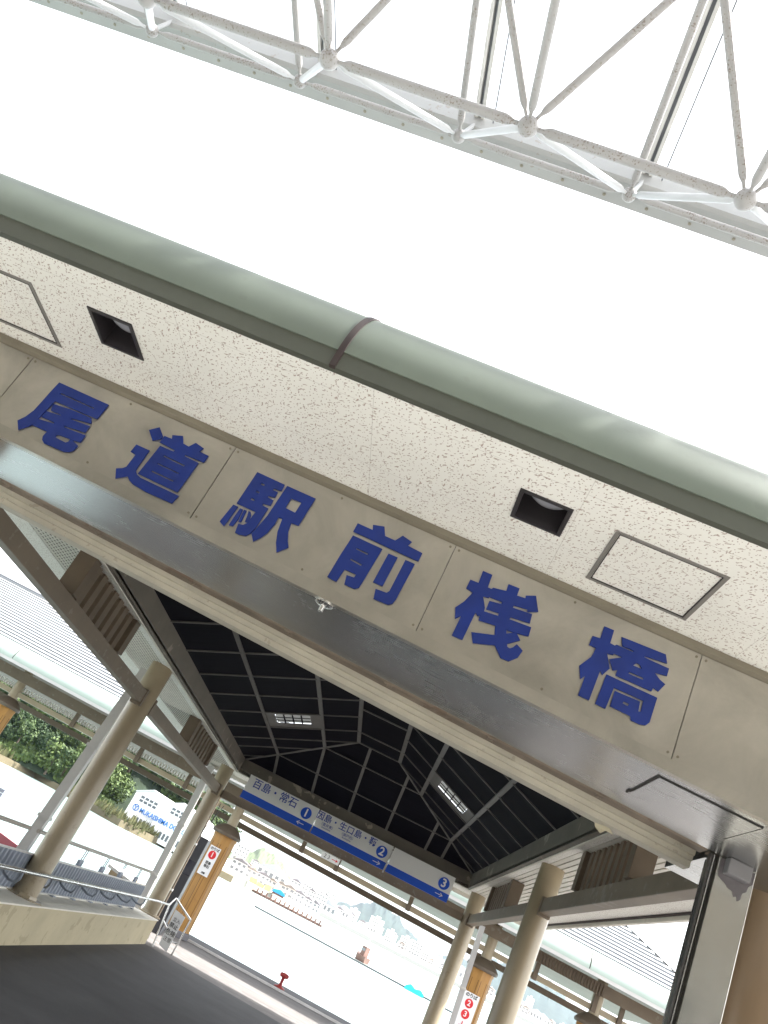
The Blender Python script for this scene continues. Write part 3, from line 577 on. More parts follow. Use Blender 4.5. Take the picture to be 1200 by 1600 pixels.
# ---------------------------------------------------------------- parapet, fence, rails on the left
PW = empty('parapet_wall', sz(-3.45, 10, 0), 'low cream parapet wall along the left side of the dark ramp', 'wall')
MB().box(-3.82, -3.13, 2.0, 16.15, -.5, .395).build('wall_body', M['wall'], PW, True, .008)
MB().box(-3.84, -3.118, 2.0, 16.17, .397, .412).build('wall_cap', paint('cap_daylit', (.72, .69, .6), .8, .1, 3), PW, True)  # paler than the wall to stand for daylight on its top
FN = empty('corrugated_fence', sz(-3.62, 12, .41), 'blue grey corrugated screen on short feet along the low wall', 'fence')
m = MB(); y = 6.0; pr = []
while y < 15.6: pr += [(-3.50, y), (-3.50, y+.045), (-3.525, y+.06), (-3.525, y+.105)]; y += .12
m.ext(pr+[(p[0]-.004, p[1]) for p in reversed(pr)], 'z', .44, .80)
m.build('screen', M['grey'], FN, True)
m = MB(); m.box(-3.535, -3.49, 6, 15.6, .80, .815); m.box(-3.53, -3.49, 6, 15.6, .43, .44); m.build('edge_channel', M['pipe'], FN, True)
for y in (6.6, 7.9, 9.2, 10.5, 11.25, 12.1, 12.95, 13.8, 14.7, 15.5):
    f = MB(); f.box(-3.56, -3.53, y-.045, y+.045, .413, .80); f.box(-3.57, -3.47, y-.06, y+.06, .413, .425); f.build('foot', M['grey'], FN, True)
UR = empty('handrail', sz(-3.5, 12, .41), 'thin steel handrail on paired posts behind the grey screen, between the columns', 'handrail')
MB().tube([sz(-3.68, 2.2, 1.02), sz(-3.68, 9.8, 1.02)], .023).build('rail', M['rail2'], UR); MB().tube([sz(-3.68, 10.1, 1.02), sz(-3.68, 16.5, 1.02)], .023).build('rail', M['rail2'], UR)
for y in (7.3, 8.9, 11.05, 12.25, 13.4, 14.5, 15.6):
    f = MB(); f.tube([sz(-3.71, y-.045, .7), sz(-3.70, y-.045, 1.0)], .008, 8); f.tube([sz(-3.71, y+.045, .7), sz(-3.70, y+.045, 1.0)], .008, 8); f.box(-3.73, -3.69, y-.08, y+.08, .41+S*y, .86+S*y)
    f.build('post', M['grey'], UR)
LR = empty('handrail', sz(-3.16, 12, .41), 'bright steel handrail on curved brackets running along the ramp side of the wall', 'handrail')
MB().tube([sz(-3.2, 2.2, .70), sz(-3.2, 15.6, .695), sz(-3.14, 16.5, .69)], .021).build('rail', M['stainless'], LR)
y = 6.2
while y < 15.5:
    f = MB(); f.tube([sz(-3.2, y, .68), sz(-3.2, y+.01, .62), sz(-3.24, y+.06, .57), sz(-3.34, y+.12, .56), sz(-3.45, y+.2, .58), sz(-3.49, y+.25, .61)], .013, 8); f.build('bracket', M['grey'], LR); y += .95
# end frame with the notice
NF = empty('notice_board', sz(-2.9, 16.5, 0), 'white notice on a small tubular stand at the far end of the parapet wall', 'notice board')
fm = MB(); A = sz(-3.14, 16.5, .69); A2 = sz(-3.12, 16.7, .82); B = sz(-2.68, 16.6, .63)
fm.tube([A, A2], .018, 8); fm.tube([A2, B], .018, 8); fm.tube([A, sz(-3.04, 16.4, 0)], .016, 8); fm.tube([B, sz(-2.70, 16.6, 0)], .016, 8); fm.tube([sz(-3.0, 16.6, .16), sz(-2.7, 16.6, .2)], .013, 8); fm.tube([sz(-3.12, 16.55, .42), sz(-2.98, 16.55, .33)], .016, 8)
fm.build('stand', M['stainless'], NF)
nb = MB().add([sz(*p) for p in ((-3.0, 16.52, .67), (-2.78, 16.52, .63), (-2.79, 16.50, .02), (-2.975, 16.50, .07), (-3.0, 16.535, .67), (-2.78, 16.535, .63), (-2.79, 16.515, .02), (-2.975, 16.515, .07))], [(0, 1, 2, 3), (7, 6, 5, 4), (0, 4, 5, 1), (1, 5, 6, 2), (2, 6, 7, 3), (3, 7, 4, 0)]).build('sheet', M['signlite'], NF)
for t, z, si in (('立入', .52, .075), ('禁止', .42, .09), ('危険', .30, .10), ('注意', .19, .08)):
    text(t, si, 'lettering', M['inkblack'], NF, sz(-2.885, 16.505, z), (1, 0, -.05))
# downpipes
def pipe(x, y, z0, z1, lean, label, wd=.10, mat='pipe'):
    e = empty('downpipe', sz(x, y, z0), label, 'downpipe')
    MB().bar(sz(x, y, z0), sz(x+lean, y, z1), wd, wd*.8, (0, 1, 0)).build('pipe', M[mat], e)
    m = MB()
    for f in (.3, .62): p = sz(x+lean*f, y, z0+(z1-z0)*f); m.box(p.x-wd*.62, p.x+wd*.62, p.y-wd*.55, p.y+wd*.55, p.z-.02, p.z+.02)
    m.build('clip', M['pipe'], e)
pipe(-3.86, 10.4, .3, 3.2, .16, 'square grey downpipe just left of the nearer left column', .12)
pipe(-3.80, 17.3, .0, 3.2, -.07, 'square grey downpipe just left of the farther left column', .13)
pipe(2.46, 17.8, -.1, 2.9, -.13, 'pale downpipe between the two right columns, in front of the ochre pillar', .10, 'trusscleanlit')
pipe(-3.52, 17.9, .0, 2.9, -.03, 'brown pipe just right of the farther left column', .07, 'louvre')
DB = empty('dark_panel', sz(-3.6, 18.9, 0), 'tall black narrow cabinet standing between the far left column and the number 1 pillar', 'cabinet')
MB().box(-3.72, -3.50, 18.9, 19.2, 0, 2.0).build('cabinet_body', flat('cabinet_black', (.03, .03, .035), .4), DB, True, .01)
MB().box(-3.70, -3.52, 18.89, 18.899, 1.2, 1.5).build('screen', flat('cabinet_glass', (.02, .02, .03), .1), DB, True)
cb = empty('hanging_cable', sz(-3.3, 17, 2.5), 'thin black cables hanging beside the far left column', 'cable')
m = MB(); m.tube([sz(-3.28, 17.0, 2.62), sz(-3.26, 17, 2.3), sz(-3.30, 17, 2.0), sz(-3.36, 17, 1.85), sz(-3.33, 17, 2.1), sz(-3.2, 17, 2.62)], .008, 6); m.tube([sz(-3.62, 17, 1.0), sz(-3.5, 17, .6), sz(-3.35, 17, .35), sz(-3.3, 17, .02)], .012, 6); m.build('cable', M['inkblack'], cb)

# ---------------------------------------------------------------- rear canopy (separate building behind the pavilion)
SX = -.019
RC = empty('ribbed_canopy', (-3, 21, -.5), 'long canopy behind the pavilion with ribbed pale metal roof and sunlit green gutter', 'canopy')
def rz(v): return (v[0], v[1], v[2] + SX*v[0] + S*v[1])
def rc(mb, name, mat, smooth=None, label=None):
    mb.v = [rz(v) for v in mb.v]; o = mb.build(name, mat, RC)
    if label: o['label'] = label
    return o
E0 = 3.33; YE = 19.68; RG2 = .42; XL, XR = -19, 8.6
jts = [XL, -13.5, -10.15, -6.85, -3.5, -.2, 3.1, 4.93, XR]
jts = [XL, -13.45, -10.1, -6.75, -3.4, -.05, 1.6, 4.95, XR]
for a, b in zip(jts, jts[1:]):
    rc(gut('x', arc(YE+RG2, E0+.02, RG2, 180, 90), a+.012, b-.012), 'gutter', M['greensunlit'])
    j = gut('x', arc(YE+RG2, E0+.02, RG2-.01, 180, 90), a-.012, a+.012); j.v = [rz(v) for v in j.v]; j.build('gutter_joint', M['joint'], RC)
rc(MB().box(XL, XR, YE+.005, YE+.05, E0-.05, E0+.03), 'gutter_lip', M['pipe'])
# ribbed roof: overlapping courses, hipped at the right end
ys0, zs0, sl2 = 20.2, 3.80, .49
hip = lambda y: XR - .55 - (y-20.2)*.8
rf = MB(); sm_ = MB(); y = ys0; n = 0
while y < 24.3:
    z = zs0+sl2*(y-ys0); y2 = y+.2; z2 = z+sl2*.2
    rf.add([(XL, y, z), (hip(y2), y, z), (hip(y2), y2+.01, z2-.012), (XL, y2+.01, z2-.012)], [(0, 1, 2, 3)])
    rf.add([(XL, y, z), (hip(y2), y, z), (hip(y2), y, z-.02), (XL, y, z-.02)], [(3, 2, 1, 0)])
    sm_.box(XL, hip(y2)+.02, y-.03, y-.001, z-.05, z+.014)  # dark strip stands in for the shadow under each lap
    y = y2; n += 1
rfo = rc(rf, 'roof', M['roof']); sm_.v = [rz(v) for v in sm_.v]; sub(rfo, sm_, 'lap_shadow', M['seam'])
rc(MB().box(XL, hip(24.3), 24.3, 24.36, zs0+sl2*4.05, zs0+sl2*4.05+.08), 'ridge', M['seam'])
bk = MB().add([(XL, 24.3, zs0+sl2*4.1), (hip(24.3), 24.3, zs0+sl2*4.1), (hip(20.2)+.3, 28.4, zs0), (XL, 28.4, zs0)], [(0, 3, 2, 1)])
bk.add([(hip(20.2), 20.2, zs0), (hip(24.3), 24.3, zs0+sl2*4.1), (hip(20.2)+.3, 28.4, zs0)], [(0, 2, 1)]); rc(bk, 'roof', M['roof'])
rc(MB().box(XL, XR-.1, 20.1, 28.4, E0+.05, E0+.09), 'underside', M['louvre'])
rc(MB().box(XL, XR-.3, 20.09, 20.185, E0+.44, E0+.475), 'eaves_gap', M['seam'])
# beams
rc(MB().box(XL, XR, 20.55, 20.62, 3.05, 3.30), 'fascia_beam', M['beam']); 
mm = MB(); x = 3.6
while x < 5.6: mm.box(x, x+.035, 20.52, 20.548, 3.05, 3.27); x += .07
rc(mm, 'ribbed_panel', M['louvre'])
rc(MB().box(XL, XR, 20.84, 20.96, 2.72, 2.84), 'tie_beam', M['column'], label='beige middle beam')
rc(MB().box(XL, XR, 23.5, 23.62, 2.66, 2.80), 'tie_beam', M['beam'], label='dark rear beam')
for x in (-16.2, -13.6, -11.6, -8.3, -6.4, -5.0, -1.77, -.86, 1.02, 4.15, 5.55, 6.15):
    rc(MB().box(x-.05, x+.05, 20.75, 20.835, 2.70, 3.31), 'spacer_post', M['louvre'])
mm = MB(); x = XL
while x < -4.8:
    mm.box(x, x+.035, 20.99, 21.0, 2.87, 3.0); x += .075
rc(mm, 'bird_strip', M['white'])
# ochre clad pillars of the rear canopy
def pillar(x, y, label, dz=0):
    e = empty('ochre_pillar', sz(x, y, dz), label, 'pillar', 'ochre clad pillars under the rear canopy')
    c = tuple(e.location)
    def lt(prof, n=8): return MB().lathe(prof, n, c, smooth=(n > 10))
    lt([(.33, 0), (.33, .12), (.30, .14)]).build('plinth', M['coping'], e)
    b = lt([(.285, .12), (.285, 2.24), (.30, 2.24), (.30, 2.30)]).build('body', M['ochre'], e)
    v = MB()
    for k in range(8):
        a = 2*math.pi*(k+.5)/8; r = .285*math.cos(math.pi/8)+.001; p = Vector((c[0]+r*math.cos(a), c[1]+r*math.sin(a), c[2]+1.15)); t = Vector((-math.sin(a), math.cos(a), 0)); nrm = Vector((math.cos(a), math.sin(a), 0))
        for sg in (-1, 1): q_ = p+t*sg*.075; v.bar(q_-Vector((0, 0, .95)), q_+Vector((0, 0, .95)), .01, .004, tuple(nrm))
    vv = v.build('panel_groove', flat('groove_brown', (.12, .06, .02), .7), None, base=e.location); vv.parent = b; vv.location = (0, 0, 0)
    lt([(.35, 2.30), (.365, 2.33), (.365, 2.37), (.34, 2.40), (.26, 2.49), (.17, 2.545), (.14, 2.56)], 28).build('cap', M['ochredk'], e)
    lt([(.125, 2.55), (.125, 3.36)], 24).build('shaft', M['column'], e)
    return e
pillar(-3.55, 20.9, 'shaded ochre pillar with the number 1 boarding notice, behind the far left column')
pillar(-10.1, 20.9, 'ochre pillar cut by the left edge, against the wooded hill', .28)
pillar(3.05, 20.9, 'sunlit ochre pillar with the number 2 and 3 boarding notice, between the right columns')
pillar(5.62, 20.9, 'ochre pillar at the bottom right of which only the cap shows')
def notice(x, y, z0, z1, wd, label, lines):
    e = empty('boarding_notice', sz(x, y, (z0+z1)/2), label, 'notice')
    MB().box(x-wd/2, x+wd/2, y-.004, y, z0, z1).build('sheet', M['signlite'], e, True)
    for (t, z, si, kind) in lines:
        p = sz(x, y-.009, z)
        if kind == 'disc':
            disc(si*.62, 24, (x, z), y-.008, y-.0045).build('red_disc', M['red'], e, True)
            text(t, si, 'number', M['signlite'], e, sz(x, y-.011, z), (1, 0, 0), off=.003)
        else: text(t, si, 'lettering', M['inkblack' if kind == 'k' else 'red'], e, p, (1, 0, 0), off=.002)
notice(-3.58, 20.60, 1.33, 1.99, .27, 'narrow white notice with a red disc number 1 on the shaded ochre pillar', [('のりば', 1.93, .075, 'k'), ('1', 1.80, .15, 'disc'), ('百島', 1.61, .07, 'k'), ('常石', 1.53, .07, 'k'), ('方面', 1.38, .045, 'k')])
notice(2.99, 20.60, .95, 1.80, .36, 'white notice with red discs 2 and 3 on the sunlit ochre pillar', [('のりば', 1.74, .09, 'k'), ('2', 1.59, .15, 'disc'), ('3', 1.37, .15, 'disc'), ('↓', 1.14, .2, 'r')])
t23 = empty('platform_plate', sz(-1.07, 20.8, 2.93), 'small white plate reading 2 3 with a red arrow under the rear canopy beam', 'sign')
MB().box(-1.30, -.84, 20.72, 20.745, 2.845, 2.985).build('plate', M['signlite'], t23, True)
text('2 3', .12, 'lettering', M['inkblack'], t23, sz(-1.16, 20.715, 2.915), (1, 0, 0)); a = MB(); a.box(-1.03, -.92, 20.712, 20.719, 2.908, 2.922); a.ext([(-.93, 2.945), (-.87, 2.915), (-.93, 2.885)], 'y', 20.711, 20.719); a.build('arrow', M['red'], t23, True)

# mooring bollard on the apron edge
BO = empty('mooring_bollard', sz(-.98, 22.4, -.02), 'red mushroom shaped mooring bollard on the edge of the apron', 'bollard'); c = tuple(BO.location)
MB().lathe([(.24, 0), (.24, .03), (.20, .05), (.13, .07), (.075, .11)], 24, c).build('base', M['bollard'], BO)
MB().lathe([(.075, .10), (.062, .25), (.07, .36), (.11, .42)], 20, c).build('stem', M['bollard'], BO)
MB().tube([(c[0]-.19, c[1], c[2]+.46), (c[0]-.15, c[1], c[2]+.47), (c[0], c[1], c[2]+.48), (c[0]+.15, c[1], c[2]+.47), (c[0]+.19, c[1], c[2]+.46)], [.05, .085, .095, .085, .05], 14).build('head', M['bollard'], BO); BO.scale = (.58, .58, .58)

# ---------------------------------------------------------------- white space frame and glazed canopy overhead
SF = empty('space_frame_canopy', (-2, 4, 8), 'white tubular space frame canopy with ball nodes and glass roof, high overhead', 'canopy')
DX = 1.80; BX = -1.25; TX = -2.15
rows_b = [(4.44, 7.25), (2.24, 7.25)]; rows_t = [(5.59, 8.28), (3.40, 8.28)]
BX_ = [BX+DX*i for i in range(-4, 4)]; TX_ = [TX+DX*i for i in range(-4, 5)]
tilt = lambda x: 0
def strut(a, b, r=.048, mat='truss'):
    a = Vector(a); b = Vector(b); d = (b-a).normalized(); Ln = (b-a).length; e = .08; r *= .86
    m = MB(); m.tube([a+d*e, a+d*(e+.05), a+d*(e+.09), a+d*(e+.12), b-d*(e+.12), b-d*(e+.09), b-d*(e+.05), b-d*e], [r*.45, r*.45, r*.85, r, r, r*.85, r*.45, r*.45], 14)
    m.build('strut', M[mat], SF)
def node(p, r): MB().ball(p, r, 18, 12).build('ball_node', M['truss'], SF)
for j, (y, z) in enumerate(rows_b):
    for i, x in enumerate(BX_):
        node((x, y, z), .088)
        if i < len(BX_)-1: strut((x, y, z), (BX_[i+1], y, z), .052)
        if j == 0: strut((x, y, z), (x, rows_b[1][0], z), .042)
        for tx in (x-DX/2, x+DX/2):
            for (ty, tz) in ((rows_t[0], rows_t[1]) if j == 0 else (rows_t[1],)):
                strut((x, y, z), (tx, ty, tz), .040, 'trusscleanlit' if ty > y else 'truss')
for j, (y, z) in enumerate(rows_t):
    for i, x in enumerate(TX_):
        node((x, y, z), .072)
        if i < len(TX_)-1: strut((x, y, z), (TX_[i+1], y, z), .042)
        if j == 0: strut((x, y, z), (x, rows_t[1][0], z), .042)
        # short prop from node to glazing bar
        MB().tube([(x+.02, y, z+.05), (x+.07, y+.06, 8.62)], .022, 8).build('prop', M['trusscleanlit'], SF)
m = MB(); ZB = 8.50
m.ext([(5.94, ZB), (5.94, ZB+.035), (5.90, ZB+.035), (5.90, ZB+.20), (5.62, ZB+.24), (5.62, ZB+.03), (5.66, ZB), (5.78, ZB), (5.78, ZB-.02), (5.80, ZB-.02), (5.80, ZB)], 'x', -12, 7); m.build('edge_beam', M['edgebeam'], SF)
m = MB()
for i in range(40):
    x = -11.4+i*.45; m.lathe([(.018, -.006), (.018, .001)], 8, (x, 5.86, ZB-.001))
k = m.build('bolt_row', M['trim'], SF); k['kind'] = 'stuff'
for i in range(-5, 5):
    x = TX+DX*i+.07
    m = MB(); m.box(x-.055, x-.018, -1, 5.88, 8.66, 8.74); m.box(x+.018, x+.055, -1, 5.88, 8.66, 8.74); m.box(x-.055, x+.055, -1, 5.88, 8.742, 8.76)
    o = m.build('glazing_bar', M['pipe'], SF)
    m = MB().box(x-.017, x+.017, -1, 5.88, 8.70, 8.715); m.v = [v for v in m.v]; k = m.build('bar_slot', M['seam'], None, base=SF.location); k.parent = o; k.location = (0, 0, 0)
    m = MB().tube([(x+.16, -1, 8.66), (x+.16, 5.7, 8.66)], .008, 6); k = m.build('rod', M['seam'], None, base=SF.location); k.parent = o; k.location = (0, 0, 0)
gm, gnt, gb_ = newmat('canopy_glass'); tr = N(gnt, 'ShaderNodeBsdfTransparent'); tr.inputs[0].default_value = (.985, .99, .99, 1); gl = N(gnt, 'ShaderNodeBsdfGlossy'); gl.inputs['Roughness'].default_value = .05; fx = N(gnt, 'ShaderNodeMixShader'); fx.inputs[0].default_value = .03
gnt.links.new(tr.outputs[0], fx.inputs[1]); gnt.links.new(gl.outputs[0], fx.inputs[2]); gnt.links.new(fx.outputs[0], gnt.nodes['Material Output'].inputs[0])
for i in range(-5, 4):
    x = TX+DX*i+.07; MB().box(x+.06, x+DX-.06, -1, 5.85, 8.77, 8.778).build('glass_pane', gm, SF)
# unseen station building behind the camera (roof slab added to shade the pavilion front; walls show in the steel)
STB = empty('station_building', (0, -12, 0), 'unseen station building behind the viewer, with a roof slab added for shade', 'building')
MB().box(-30, 14, -22, -9, 0, 8.2).build('walls', paint('station_wall', (.30, .27, .23), .7, .1, .5), STB)
MB().box(-30, 14, -22, -1.0, 8.85, 9.05).build('added_roof_slab', paint('added_roof_paint', (.5, .5, .48), .7), STB)
for x in range(-28, 14, 4):
    MB().box(x, x+2.6, -8.99, -8.95, .3, 3.2).build('window', flat('station_glass', (.05, .07, .08), .08), STB)
for x in range(-28, 14, 7): MB().lathe([(.2, 0), (.2, 8.85)], 16, (x, -3.0, 0)).build('column', M['column'], STB)

# ---------------------------------------------------------------- far side: hill, trees, warehouse, town
ZW = -3.6
def far(az, dist, el=None, z=None):
    """ground position from bearing and distance (the far things are laid out on the map by bearing)"""
    a = R_(az); x, y = dist*math.sin(a), dist*math.cos(a)
    if el is not None: z = 1.5 + dist*math.tan(R_(el))
    return Vector((x, y, ZW if z is None else z))
# far shore bank
def strip(name, pts_in, depth, ztop, mat, skirt=True):
    m = MB(); n = len(pts_in); ou = [Vector((p.x, p.y, 0))*((p.xy.length+depth)/p.xy.length) for p in pts_in]
    vs = [(p.x, p.y, ZW-2) for p in pts_in]+[(p.x*1.006, p.y*1.006, ztop) for p in pts_in]+[(p.x, p.y, ztop+.2) for p in ou]
    fs = [(i, i+1, n+i+1, n+i) for i in range(n-1)]+[(n+i, n+i+1, 2*n+i+1, 2*n+i) for i in range(n-1)]
    return setting(name, m.add(vs, fs), mat)
bankm = paint('bank_earth', (.12, .10, .06), .95, .35, .12, bump=.3)
strip('bank', [far(a, 190+12*math.sin(a*.5)) for a in range(-60, -10, 2)]+[far(a, 195) for a in (-9, -8)], 90, ZW+1.3, bankm)
strip('town_shore', [far(-9.5, 196), far(-7, 215), far(-4, 235), far(-2.6, 260), far(-2.0, 420), far(0, 560), far(4, 640), far(8, 700), far(14, 760), far(20, 800), far(30, 840)], 900, ZW+1.6, paint('town_ground', (.42, .40, .36), .9, .2, .05))
# wooded hill, as terrain
def hillmesh(name, f, az0, az1, d0, d1, na, nd, mat):
    m = MB(); vs = []; 
    for j in range(nd+1):
        for i in range(na+1):
            a = az0+(az1-az0)*i/na; d = d0+(d1-d0)*j/nd; p = far(a, d); vs.append((p.x, p.y, f(a, (d-d0)/(d1-d0), d)))
    fs = [(j*(na+1)+i, j*(na+1)+i+1, (j+1)*(na+1)+i+1, (j+1)*(na+1)+i) for j in range(nd) for i in range(na)]
    m.add(vs, fs, True); return setting(name, m, mat)
def smooth(t): t = max(0, min(1, t)); return t*t*(3-2*t)
def hh(a, t, d): return ZW+1.2 + (26*smooth((a+62)/20)*smooth((-8.6-a)/6.5)+0)*math.sin(math.pi*min(1, t*.9))**.8 * (1+.12*math.sin(a*.9+d*.05))
leafdark = paint('hill_ground', (.012, .024, .010), .95, .3, .3)
hillmesh('wooded_hill', hh, -60, -9, 200, 330, 60, 14, leafdark)
leafm, lnt, lb = newmat('foliage'); L = lnt.links.new
oi = N(lnt, 'ShaderNodeObjectInfo'); geo = N(lnt, 'ShaderNodeNewGeometry'); tcx = N(lnt, 'ShaderNodeTexCoord')
n1 = N(lnt, 'ShaderNodeTexNoise', i={'Scale': .9, 'Detail': 4}); L(tcx.outputs['Object'], n1.inputs[0])
rp = N(lnt, 'ShaderNodeValToRGB'); rp.color_ramp.elements[0].position = .3; rp.color_ramp.elements[0].color = (.02, .045, .014, 1); rp.color_ramp.elements[1].position = .72; rp.color_ramp.elements[1].color = (.085, .125, .028, 1)
ad = N(lnt, 'ShaderNodeMath', operation='MULTIPLY_ADD'); L(oi.outputs['Random'], ad.inputs[0]); ad.inputs[1].default_value = .45; L(n1.outputs[0], ad.inputs[2])
su = N(lnt, 'ShaderNodeMath', operation='SUBTRACT'); L(ad.outputs[0], su.inputs[0]); su.inputs[1].default_value = .2; L(su.outputs[0], rp.inputs[0])
L(rp.outputs[0], lb.inputs['Base Color']); lb.inputs['Roughness'].default_value = .7
bark = flat('bark', (.09, .07, .05), .9)
def tree_proto(seed, name='broadleaf_tree'):
    r = random.Random(seed); e = bpy.data.objects.new(name, None); link(e)
    H = r.uniform(6.5, 8.5); W = r.uniform(3.2, 4.2)
    MB().tube([(0, 0, -.6), (.1, 0, H*.3), (.25, .1, H*.55)], [.28, .2, .1], 7).build('trunk', bark, e)
    m = MB()
    lobes = [(Vector((r.uniform(-.5, .5)*W, r.uniform(-.5, .5)*W, H*r.uniform(.2, .82))), r.uniform(.35, .6)*W*.75) for _ in range(10)] + [(Vector((0, 0, H*.55)), W*.62)]
    for c, rad in lobes:
        for k in range(120):
            d = Vector((r.gauss(0, 1), r.gauss(0, 1), r.gauss(0, .8))).normalized(); p = c + d*rad*(r.uniform(.78, 1.08)); 
            u = d.orthogonal().normalized(); u.rotate(Matrix.Rotation(r.uniform(0, 6.28), 3, d)); v = d.cross(u)
            u = (u + d*r.uniform(-.7, .7)).normalized(); v = (v + d*r.uniform(-.7, .7)).normalized(); sz_ = r.uniform(.18, .38)
            m.add([p-u*sz_, p-v*sz_*.7, p+u*sz_, p+v*sz_*.7+d*.1], [(0, 1, 2, 3)])
    m.build('crown', leafm, e)
    return e
protos = [tree_proto(s_) for s_ in (1, 2, 3, 4, 5)]
G = 'trees covering the hillside across the water'
spots = []
for j in range(10):
    for i in range(28):
        a = -28.6+i*.68+rnd.uniform(-.25, .25); t = .02+j*.05+rnd.uniform(-.015, .015)
        if a > -9.6 or (a > -12.5 and rnd.random() < .5): continue
        d = 200+t*130; z = hh(a, t, d)
        if a > -17 and d < 214: continue
        spots.append((a, d, z))
for k in range(70):
    a = rnd.uniform(-18.5, -11.5); d = rnd.uniform(214, 232); spots.append((a, d, hh(a, (d-200)/130, d)))
rnd.shuffle(spots); spots = spots[:299]
bpy.context.view_layer.update()
for k, (a, d, z) in enumerate(spots):
    pr_ = protos[k % 5]; o = pr_ if k < 5 else copy_tree(pr_)
    p = far(a, d); o.location = (p.x, p.y, z-.3); s_ = rnd.uniform(1.1, 1.6) * (.7 if d < 208 else 1); o.scale = (s_*rnd.uniform(.9, 1.15), s_, s_*rnd.uniform(.85, 1.1)); o.rotation_euler = (0, 0, rnd.uniform(0, 6.28))
    tag(o, 'round crowned tree in the dense wood on the hill across the water', 'tree', G)
m = MB()
for k in range(17000):
    a = rnd.uniform(-29, -10.5); d = 196.5+abs(rnd.gauss(0, 13)) + 12*math.sin(a*.5)*.4
    if a > -17 and d < 213: continue
    z = (hh(a, (d-200)/130, d) if d > 200 else ZW+1.3); p = far(a, d, z=z+rnd.uniform(0, 1.5)); q_ = rnd.uniform(.3, .75); t = rnd.uniform(0, 6.28); u = Vector((math.cos(t), math.sin(t), rnd.uniform(-.5, .5)))*q_; v = Vector((-math.sin(t)*rnd.uniform(0, .6), math.cos(t)*.3, rnd.uniform(.6, 1)))*q_
    m.add([p-u-v, p+u-v, p+u+v, p-u+v], [(0, 1, 2, 3)])
setting('undergrowth', m, leafm, kind='stuff')
# reeds and scrub at the waterline
m = MB()
for k in range(2600):
    a = rnd.uniform(-30, -10.5); d = 191.5+12*math.sin(a*.5)+rnd.uniform(0, 5) if a < -11 else 195; p = far(a, d, z=ZW+rnd.uniform(.4, 1.6)); h = rnd.uniform(.6, 2.1); wd = rnd.uniform(.15, .4); t = rnd.uniform(0, 3.14)
    m.add([(p.x-wd*math.cos(t), p.y-wd*math.sin(t), p.z), (p.x+wd*math.cos(t), p.y+wd*math.sin(t), p.z), (p.x+.1, p.y, p.z+h)], [(0, 1, 2)])
setting('shore_reeds', m, paint('dry_reed', (.11, .11, .045), .9, .4, .3), kind='stuff')
# dock warehouse
D_ = 182.0
def azel(px, py):   # bearing & elevation of a photographed corner, used to survey the warehouse front
    d = Vector((px-600, py-800)); u = d.x*math.cos(roll)+d.y*math.sin(roll); v = -d.x*math.sin(roll)+d.y*math.cos(roll)
    w_ = Rt*u - Up*v + Fw*1269; return w_
def wh(px, py):
    w_ = azel(px, py); t = D_/w_.y; return (w_.x*t, 1.5+w_.z*t)
WHX = -47
WE = empty('dock_warehouse', (-44, D_, ZW+1.2), 'white twin gabled dock warehouse with blue lettering at the waterside', 'warehouse')
fp = [(-52.4, -3.2), (-52.35, 3.6), (-48.9, 5.3), (-44.4, 3.7), (-44.4, -3.2)]
fp2 = [(-45.9, -3.2), (-45.9, 3.8), (-41.8, 5.7), (-36.5, 3.9), (-36.5, -3.2)]
whm = paint('warehouse_white', (.80, .80, .79), .6, .04, .3)
w1 = MB().ext(fp, 'y', D_, D_+30).build('wall', whm, WE); w2 = MB().ext(fp2, 'y', D_-.6, D_+30).build('wall', whm, WE)
for P, y0 in ((fp, D_), (fp2, D_-.6)):
    m = MB()
    for a, b in ((P[1], P[2]), (P[2], P[3])):
        dx, dz = b[0]-a[0], b[1]-a[1]; ln = math.hypot(dx, dz); nx, nz = -dz/ln*.18, dx/ln*.18
        m.ext([(a[0], a[1]+.02), (b[0], b[1]+.02), (b[0]+nx, b[1]+.02+nz), (a[0]+nx, a[1]+.02+nz)], 'y', y0-.5, y0+30.3)
    m.build('roof', paint('warehouse_roof', (.55, .56, .56), .5), WE)
dk = flat('warehouse_dark', (.09, .10, .11), .3)
for x0, z0, y0, rows, n in ((-50.9, 2.2, D_, 2, 4), (-43.6, 2.9, D_-.6, 2, 4)):
    for r_ in range(rows):
        for i in range(n): MB().box(x0+i*1.05, x0+i*1.05+.8, y0-.08, y0+.02, z0+r_*.75, z0+r_*.75+.5).build('window', dk, WE)
for x0, z0, y0, n in ((-50.4, -1.9, D_, 7), (-43.5, -2.3, D_-.6, 8)):
    for i in range(n): MB().box(x0+i*.84, x0+i*.84+.55, y0-.08, y0+.02, z0, z0+1.25).build('window', dk, WE)
vent = MB().box(-44.8, -43.8, D_+6, D_+7, 4.0, 5.2); vent.build('roof_vent', whm, WE)
lb_ = flat('warehouse_blue', (.02, .16, .5), .5)
text('MUKAISHIMA DOCK', 1.45, 'lettering', lb_, WE, (-44.25, D_-.75, .72), (1, 0, 0), depth=.2, off=.012, wx=.80)
em = MB(); c0 = (-50.75, .85)
ring = [(c0[0]+.62*math.cos(k*math.pi/12), c0[1]+.62*math.sin(k*math.pi/12)) for k in range(24)]
for k in range(24):
    a, b = ring[k], ring[(k+1) % 24]; em.bar((a[0], D_-.1, a[1]), (b[0], D_-.1, b[1]), .12, .13)
for a, b in (((-.4, .5), (0, 0)), ((.4, .5), (0, 0)), ((0, 0), (0, -.62))): em.bar((c0[0]+a[0], D_-.1, c0[1]+a[1]), (c0[0]+b[0], D_-.1, c0[1]+b[1]), .12, .15)
em.build('emblem', lb_, WE)

